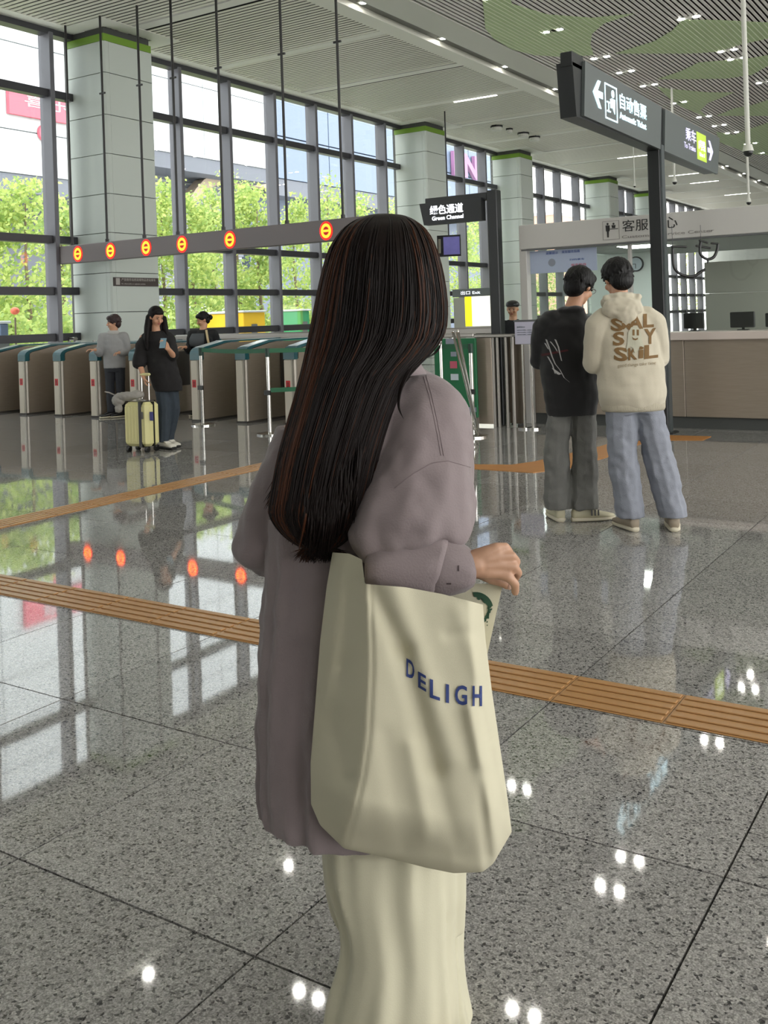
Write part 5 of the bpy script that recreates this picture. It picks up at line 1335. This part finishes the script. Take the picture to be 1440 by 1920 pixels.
# lower ragged locks on the left and a loose lock on the shoulder
lk = MB()
def lock(pts, r, n=8, vv=0):
    P_ = []
    for i in range(len(pts)-1):
        a, b_, c, e = pts[max(i-1,0)], pts[i], pts[i+1], pts[min(i+2,len(pts)-1)]
        for k in range(6):
            t = k/6; P_.append(G(*[.5*((2*q1)+(q2-q0)*t+(2*q0-5*q1+4*q2-q3)*t*t+(3*q1-q0-3*q2+q3)*t**3) for q0,q1,q2,q3 in zip(a,b_,c,e)]))
    P_.append(G(*pts[-1])); m_ = len(P_); return P_, [r*min(1,(k+.3)/(m_*.4))*min(1,(m_-k-.2)/(m_*.55)) for k in range(m_)]
CT = [(500,940),(505,965),(520,992),(540,1015),(560,1034),(582,1046),(600,1048),(618,1036),(640,1012),(662,985)]
lk2 = MB()
for k in range(260):
    t = rh.random()**.8*(len(CT)-1); i0 = min(int(t), len(CT)-2); f = t-i0
    x1 = CT[i0][0]+(CT[i0+1][0]-CT[i0][0])*f + rh.gauss(0,5); y1 = CT[i0][1]+(CT[i0+1][1]-CT[i0][1])*f + rh.uniform(-26,3)
    ln = rh.uniform(90,190); x0 = x1 + ln*rh.uniform(.05,.22) + (8 if x1 < 560 else -4); y0 = y1-ln; x0 = max(x0, 524+max(0, 900-y0)*.32)
    e_ = min(1, max(0, (x1-500)/60)); P_, r_ = lock([(x0,y0,-.155-.025*e_),(x0+(x1-x0)*.35,y0+ln*.5,-.160-.040*e_),(x1,y1,-.150-.026*e_)], rh.uniform(.0012,.0034))
    (lk2 if (x1 < 560 and rh.random() < .4) else lk).tube(P_, r_, 5)
o = lk2.build('hair_locks', HR, gw, smooth=True); tag(o, 'reddish brown hair tips, colour lightened for light on the left edge', kind='stuff')
o = lk.build('hair_locks', MATS['brown_hair_strand'], gw, smooth=True); tag(o, kind='stuff')
lk = MB()
for k in range(9):
    j = rh.uniform(-3, 3)
    P_, r_ = lock([(775+j,680,-.10),(758+j,712,-.125),(749+j*.6,740,-.135),(748+j*.5,765,-.14),(757,786,-.14)], .0016); lk.tube(P_, r_, 5)
for k in range(5):
    j = rh.uniform(-3, 3)
    P_, r_ = lock([(800+j,672,-.06),(818+j,660,-.04),(828,640,-.03),(834,600,-.02)], .001); lk.tube(P_, r_, 5)
o = lk.build('loose_lock', MATS['brown_hair_strand'], gw, smooth=True); tag(o, kind='stuff')
lk = MB()
for k in range(7):
    j = rh.uniform(-2.5, 2.5)
    P_, r_ = lock([(742+j,716,-.125),(730+j,745,-.135),(716+j,790,-.145),(706+j,840,-.15),(702,880,-.15)], .0016); lk.tube(P_, r_, 5)
o = lk.build('blonde_lock', mat('lock_blonde', (120,104,66), .4), gw, smooth=True); tag(o, 'thin pale lock at the right edge of the hair', kind='stuff')

# ---- tote bag
def curve(pts, n):
    d = [0]
    for a, b_ in zip(pts[:-1], pts[1:]): d.append(d[-1]+math.hypot(b_[0]-a[0], b_[1]-a[1]))
    out = []
    for i in range(n+1):
        s = d[-1]*i/n; k = max(0, min(len(pts)-2, next((j for j in range(len(d)-1) if d[j+1] >= s), len(pts)-2)))
        f = (s-d[k])/(d[k+1]-d[k]) if d[k+1] > d[k] else 0
        out.append((pts[k][0]+(pts[k+1][0]-pts[k][0])*f, pts[k][1]+(pts[k+1][1]-pts[k][1])*f))
    return out
tb = thing('tote_bag', 'cream canvas tote bag with blue lettering held under the arm of the long-haired woman', 'bag', (foot.x, foot.y, .6))
CANV = mat('canvas_cream', (193,188,164), .85, bump=.10, bsc=900)
NU, NS = 90, 90
Lc = curve([(623,1035),(612,1100),(600,1200),(590,1330),(582,1430),(583,1508)], NS)
Rc = curve([(906,1133),(911,1200),(922,1290),(938,1400),(950,1480),(960,1560)], NS)
Tc = curve([(623,1035),(655,1037),(679,1048),(684,1094),(760,1100),(830,1113),(906,1133)], NU)
Bc = curve([(583,1508),(600,1548),(645,1592),(700,1603),(750,1615),(800,1628),(850,1638),(905,1636),(925,1620),(960,1560)], NU)
def segd(px, py, a, b_):
    ax_, ay = a; bx_, by = b_; t = max(0, min(1, ((px-ax_)*(bx_-ax_)+(py-ay)*(by-ay))/((bx_-ax_)**2+(by-ay)**2)))
    return ((px-ax_)*(by-ay)-(py-ay)*(bx_-ax_))/math.hypot(bx_-ax_, by-ay), t, math.hypot(px-(ax_+(bx_-ax_)*t), py-(ay+(by-ay)*t))
FOLDS = [((702,1110),(755,1220),-.012,16),((755,1220),(815,1440),-.012,18),((815,1440),(850,1570),-.006,18),((740,1100),(850,1420),.008,24),
 ((880,1330),(935,1610),.012,12),((905,1330),(945,1520),-.008,9),((930,1400),(952,1500),.009,8),((905,1450),(915,1600),-.010,12),
 ((640,1060),(612,1330),.010,16),((615,1330),(650,1460),-.010,18),((650,1110),(640,1250),-.006,16),((640,1250),(595,1400),-.006,18),
 ((640,1590),(900,1630),.010,14),((720,1380),(760,1580),-.004,20),((770,1400),(800,1560),.007,16),((860,1150),(900,1260),.005,18),((840,1190),(905,1185),-.004,12)]
def bagpt(iu, is_):
    u = iu/NU; s = is_/NS
    x = (1-u)*Lc[is_][0]+u*Rc[is_][0]+(1-s)*Tc[iu][0]+s*Bc[iu][0]-((1-u)*(1-s)*Tc[0][0]+u*(1-s)*Tc[-1][0]+(1-u)*s*Bc[0][0]+u*s*Bc[-1][0])
    y = (1-u)*Lc[is_][1]+u*Rc[is_][1]+(1-s)*Tc[iu][1]+s*Bc[iu][1]-((1-u)*(1-s)*Tc[0][1]+u*(1-s)*Tc[-1][1]+(1-u)*s*Bc[0][1]+u*s*Bc[-1][1])
    return x, y
def xfold(y):
    P_ = [(1030,682),(1100,690),(1250,694),(1380,688),(1450,678),(1520,662),(1600,640)]
    for (y0, x0), (y1, x1) in zip(P_[:-1], P_[1:]):
        if y <= y1: return x0+(x1-x0)*max(0,(y-y0))/(y1-y0)
    return 640
def bagv(x, y, u, s, front):
    g = 1 if s < .8 else math.cos((s-.8)/.2*PI/2*.85)
    xl = x - u*0; L_ = Lc[int(s*NS)][0]; R_x = Rc[int(s*NS)][0]; xf = min(max(xfold(y), L_+20), R_x-20)
    if x < xf: f = max(0, (x-L_)/(xf-L_))**.8
    else:
        w_ = (x-xf)/(R_x-xf); f = 1-.10*w_-.55*max(0, (w_-.86)/.14)**2
    v = -.175-.14*f*g
    if not front: return -.172+.0*f
    for a, b_, A, wd in FOLDS:
        _, t, d = segd(x, y, a, b_)
        if d < 3*wd: v -= A*math.exp(-(d/wd)**2)
    v += .004*noise.noise(Vector((x*.012, y*.008, 3)))
    # crease along the side seam
    v += .006*math.exp(-((x-xf-4)/4)**2)
    return v
rings_f = []; 
mbg = MB(); nF = (NU+1)*(NS+1); fv = []; bvv = []
for is_ in range(NS+1):
    for iu in range(NU+1):
        x, y = bagpt(iu, is_); v = bagv(x, y, iu/NU, is_/NS, True)
        if is_ == NS or iu in (0, NU): v = max(v, -.235) if is_ == NS else v
        fv.append(G(x, y, v)); 
        yb = y if is_ > 8 else y; bvv.append(G(x, y, max(v+.003, -.172)))
mbg.v = fv+bvv
for is_ in range(NS):
    for iu in range(NU):
        a = is_*(NU+1)+iu; mbg.f.append((a, a+1, a+NU+2, a+NU+1)); mbg.f.append((nF+a, nF+a+NU+1, nF+a+NU+2, nF+a+1))
for iu in range(NU): a = NS*(NU+1)+iu; mbg.f.append((a, a+1, nF+a+1, nF+a))
for is_ in range(NS):
    for c_ in (0, NU):
        a = is_*(NU+1)+c_; mbg.f.append((a, a+NU+1, nF+a+NU+1, nF+a))
bag = mbg.build('front_panel', CANV, tb, smooth=True)
s2 = bag.modifiers.new('s', 'SMOOTH'); s2.iterations = 2
# back panel seen beyond the rim
bp_ = MB(); rows_ = []
NB = 30
for k in range(NB+1):
    f = k/NB; y0 = 1078+16*f+6*math.sin(PI*f); xT = 640+303*f; xB = 640+270*f
    rows_.append([G(xT,y0,-.178), G(xT+(xB-xT)*.5,y0+75,-.183), G(xB,y0+150,-.178), G(xB,y0+150,-.170), G(xT+(xB-xT)*.5,y0+75,-.172), G(xT,y0,-.172)])
bp_.rings(rows_); back = bp_.build('back_panel', CANV, tb, smooth=False)
# inner rim strip and hem line
bb_ = bvh_of(bag)
NAVY = mat('print_navy', (36,54,110), .7)
for ch_, x0, y0, x1, y1, sl in (('D',762,1238,777,1272,.55),('E',784,1263,799,1293,.6),('L',806,1276,825,1311,.35),('I',836,1283,842,1318,.25),('G',853,1285,876,1322,.06),('H',886,1286,904,1324,0)):
    text_px('print', ch_, (x0,y0,x1,y1), bb_, NAVY, bag, sl, .003, .022, 5)
q_ = []
for i in range(NU+1):
    x, y = bagpt(i, 3); q_.append((x, y+8))
GRN = mat('logo_green', (28,66,44), .7); bk = bvh_of(back)
LC = (892,1143)
def lp(r, a): return (LC[0]+r*math.cos(math.radians(a)), LC[1]-r*math.sin(math.radians(a))*1.0)
arc_o = [lp(33, a) for a in range(100, 4, -8)]
polys = [arc_o + [lp(24,12),(911,1132),lp(20,38),(905,1127),lp(25,50),(901,1121),lp(20,66),(896,1125),lp(23,84),(889,1119)]]
for k in range(6):
    yb = 1139+k*5.2; xr = 924-abs(k-1)*1.8-k*.9; polys.append([(xr-9,yb+2),(xr-7+k*.2,yb-2.4),(xr,yb-3.6),(xr-.5,yb-1),(xr-6,yb+3.6)])
polys += [[(915,1137),(917,1137),(917,1160),(913,1160)],[(911,1166),(915,1164),(914,1168)],[(912,1172),(915,1171),(914,1174)]]
decal_px('print_emblem', polys, bk, GRN, back, .002, sub=8)
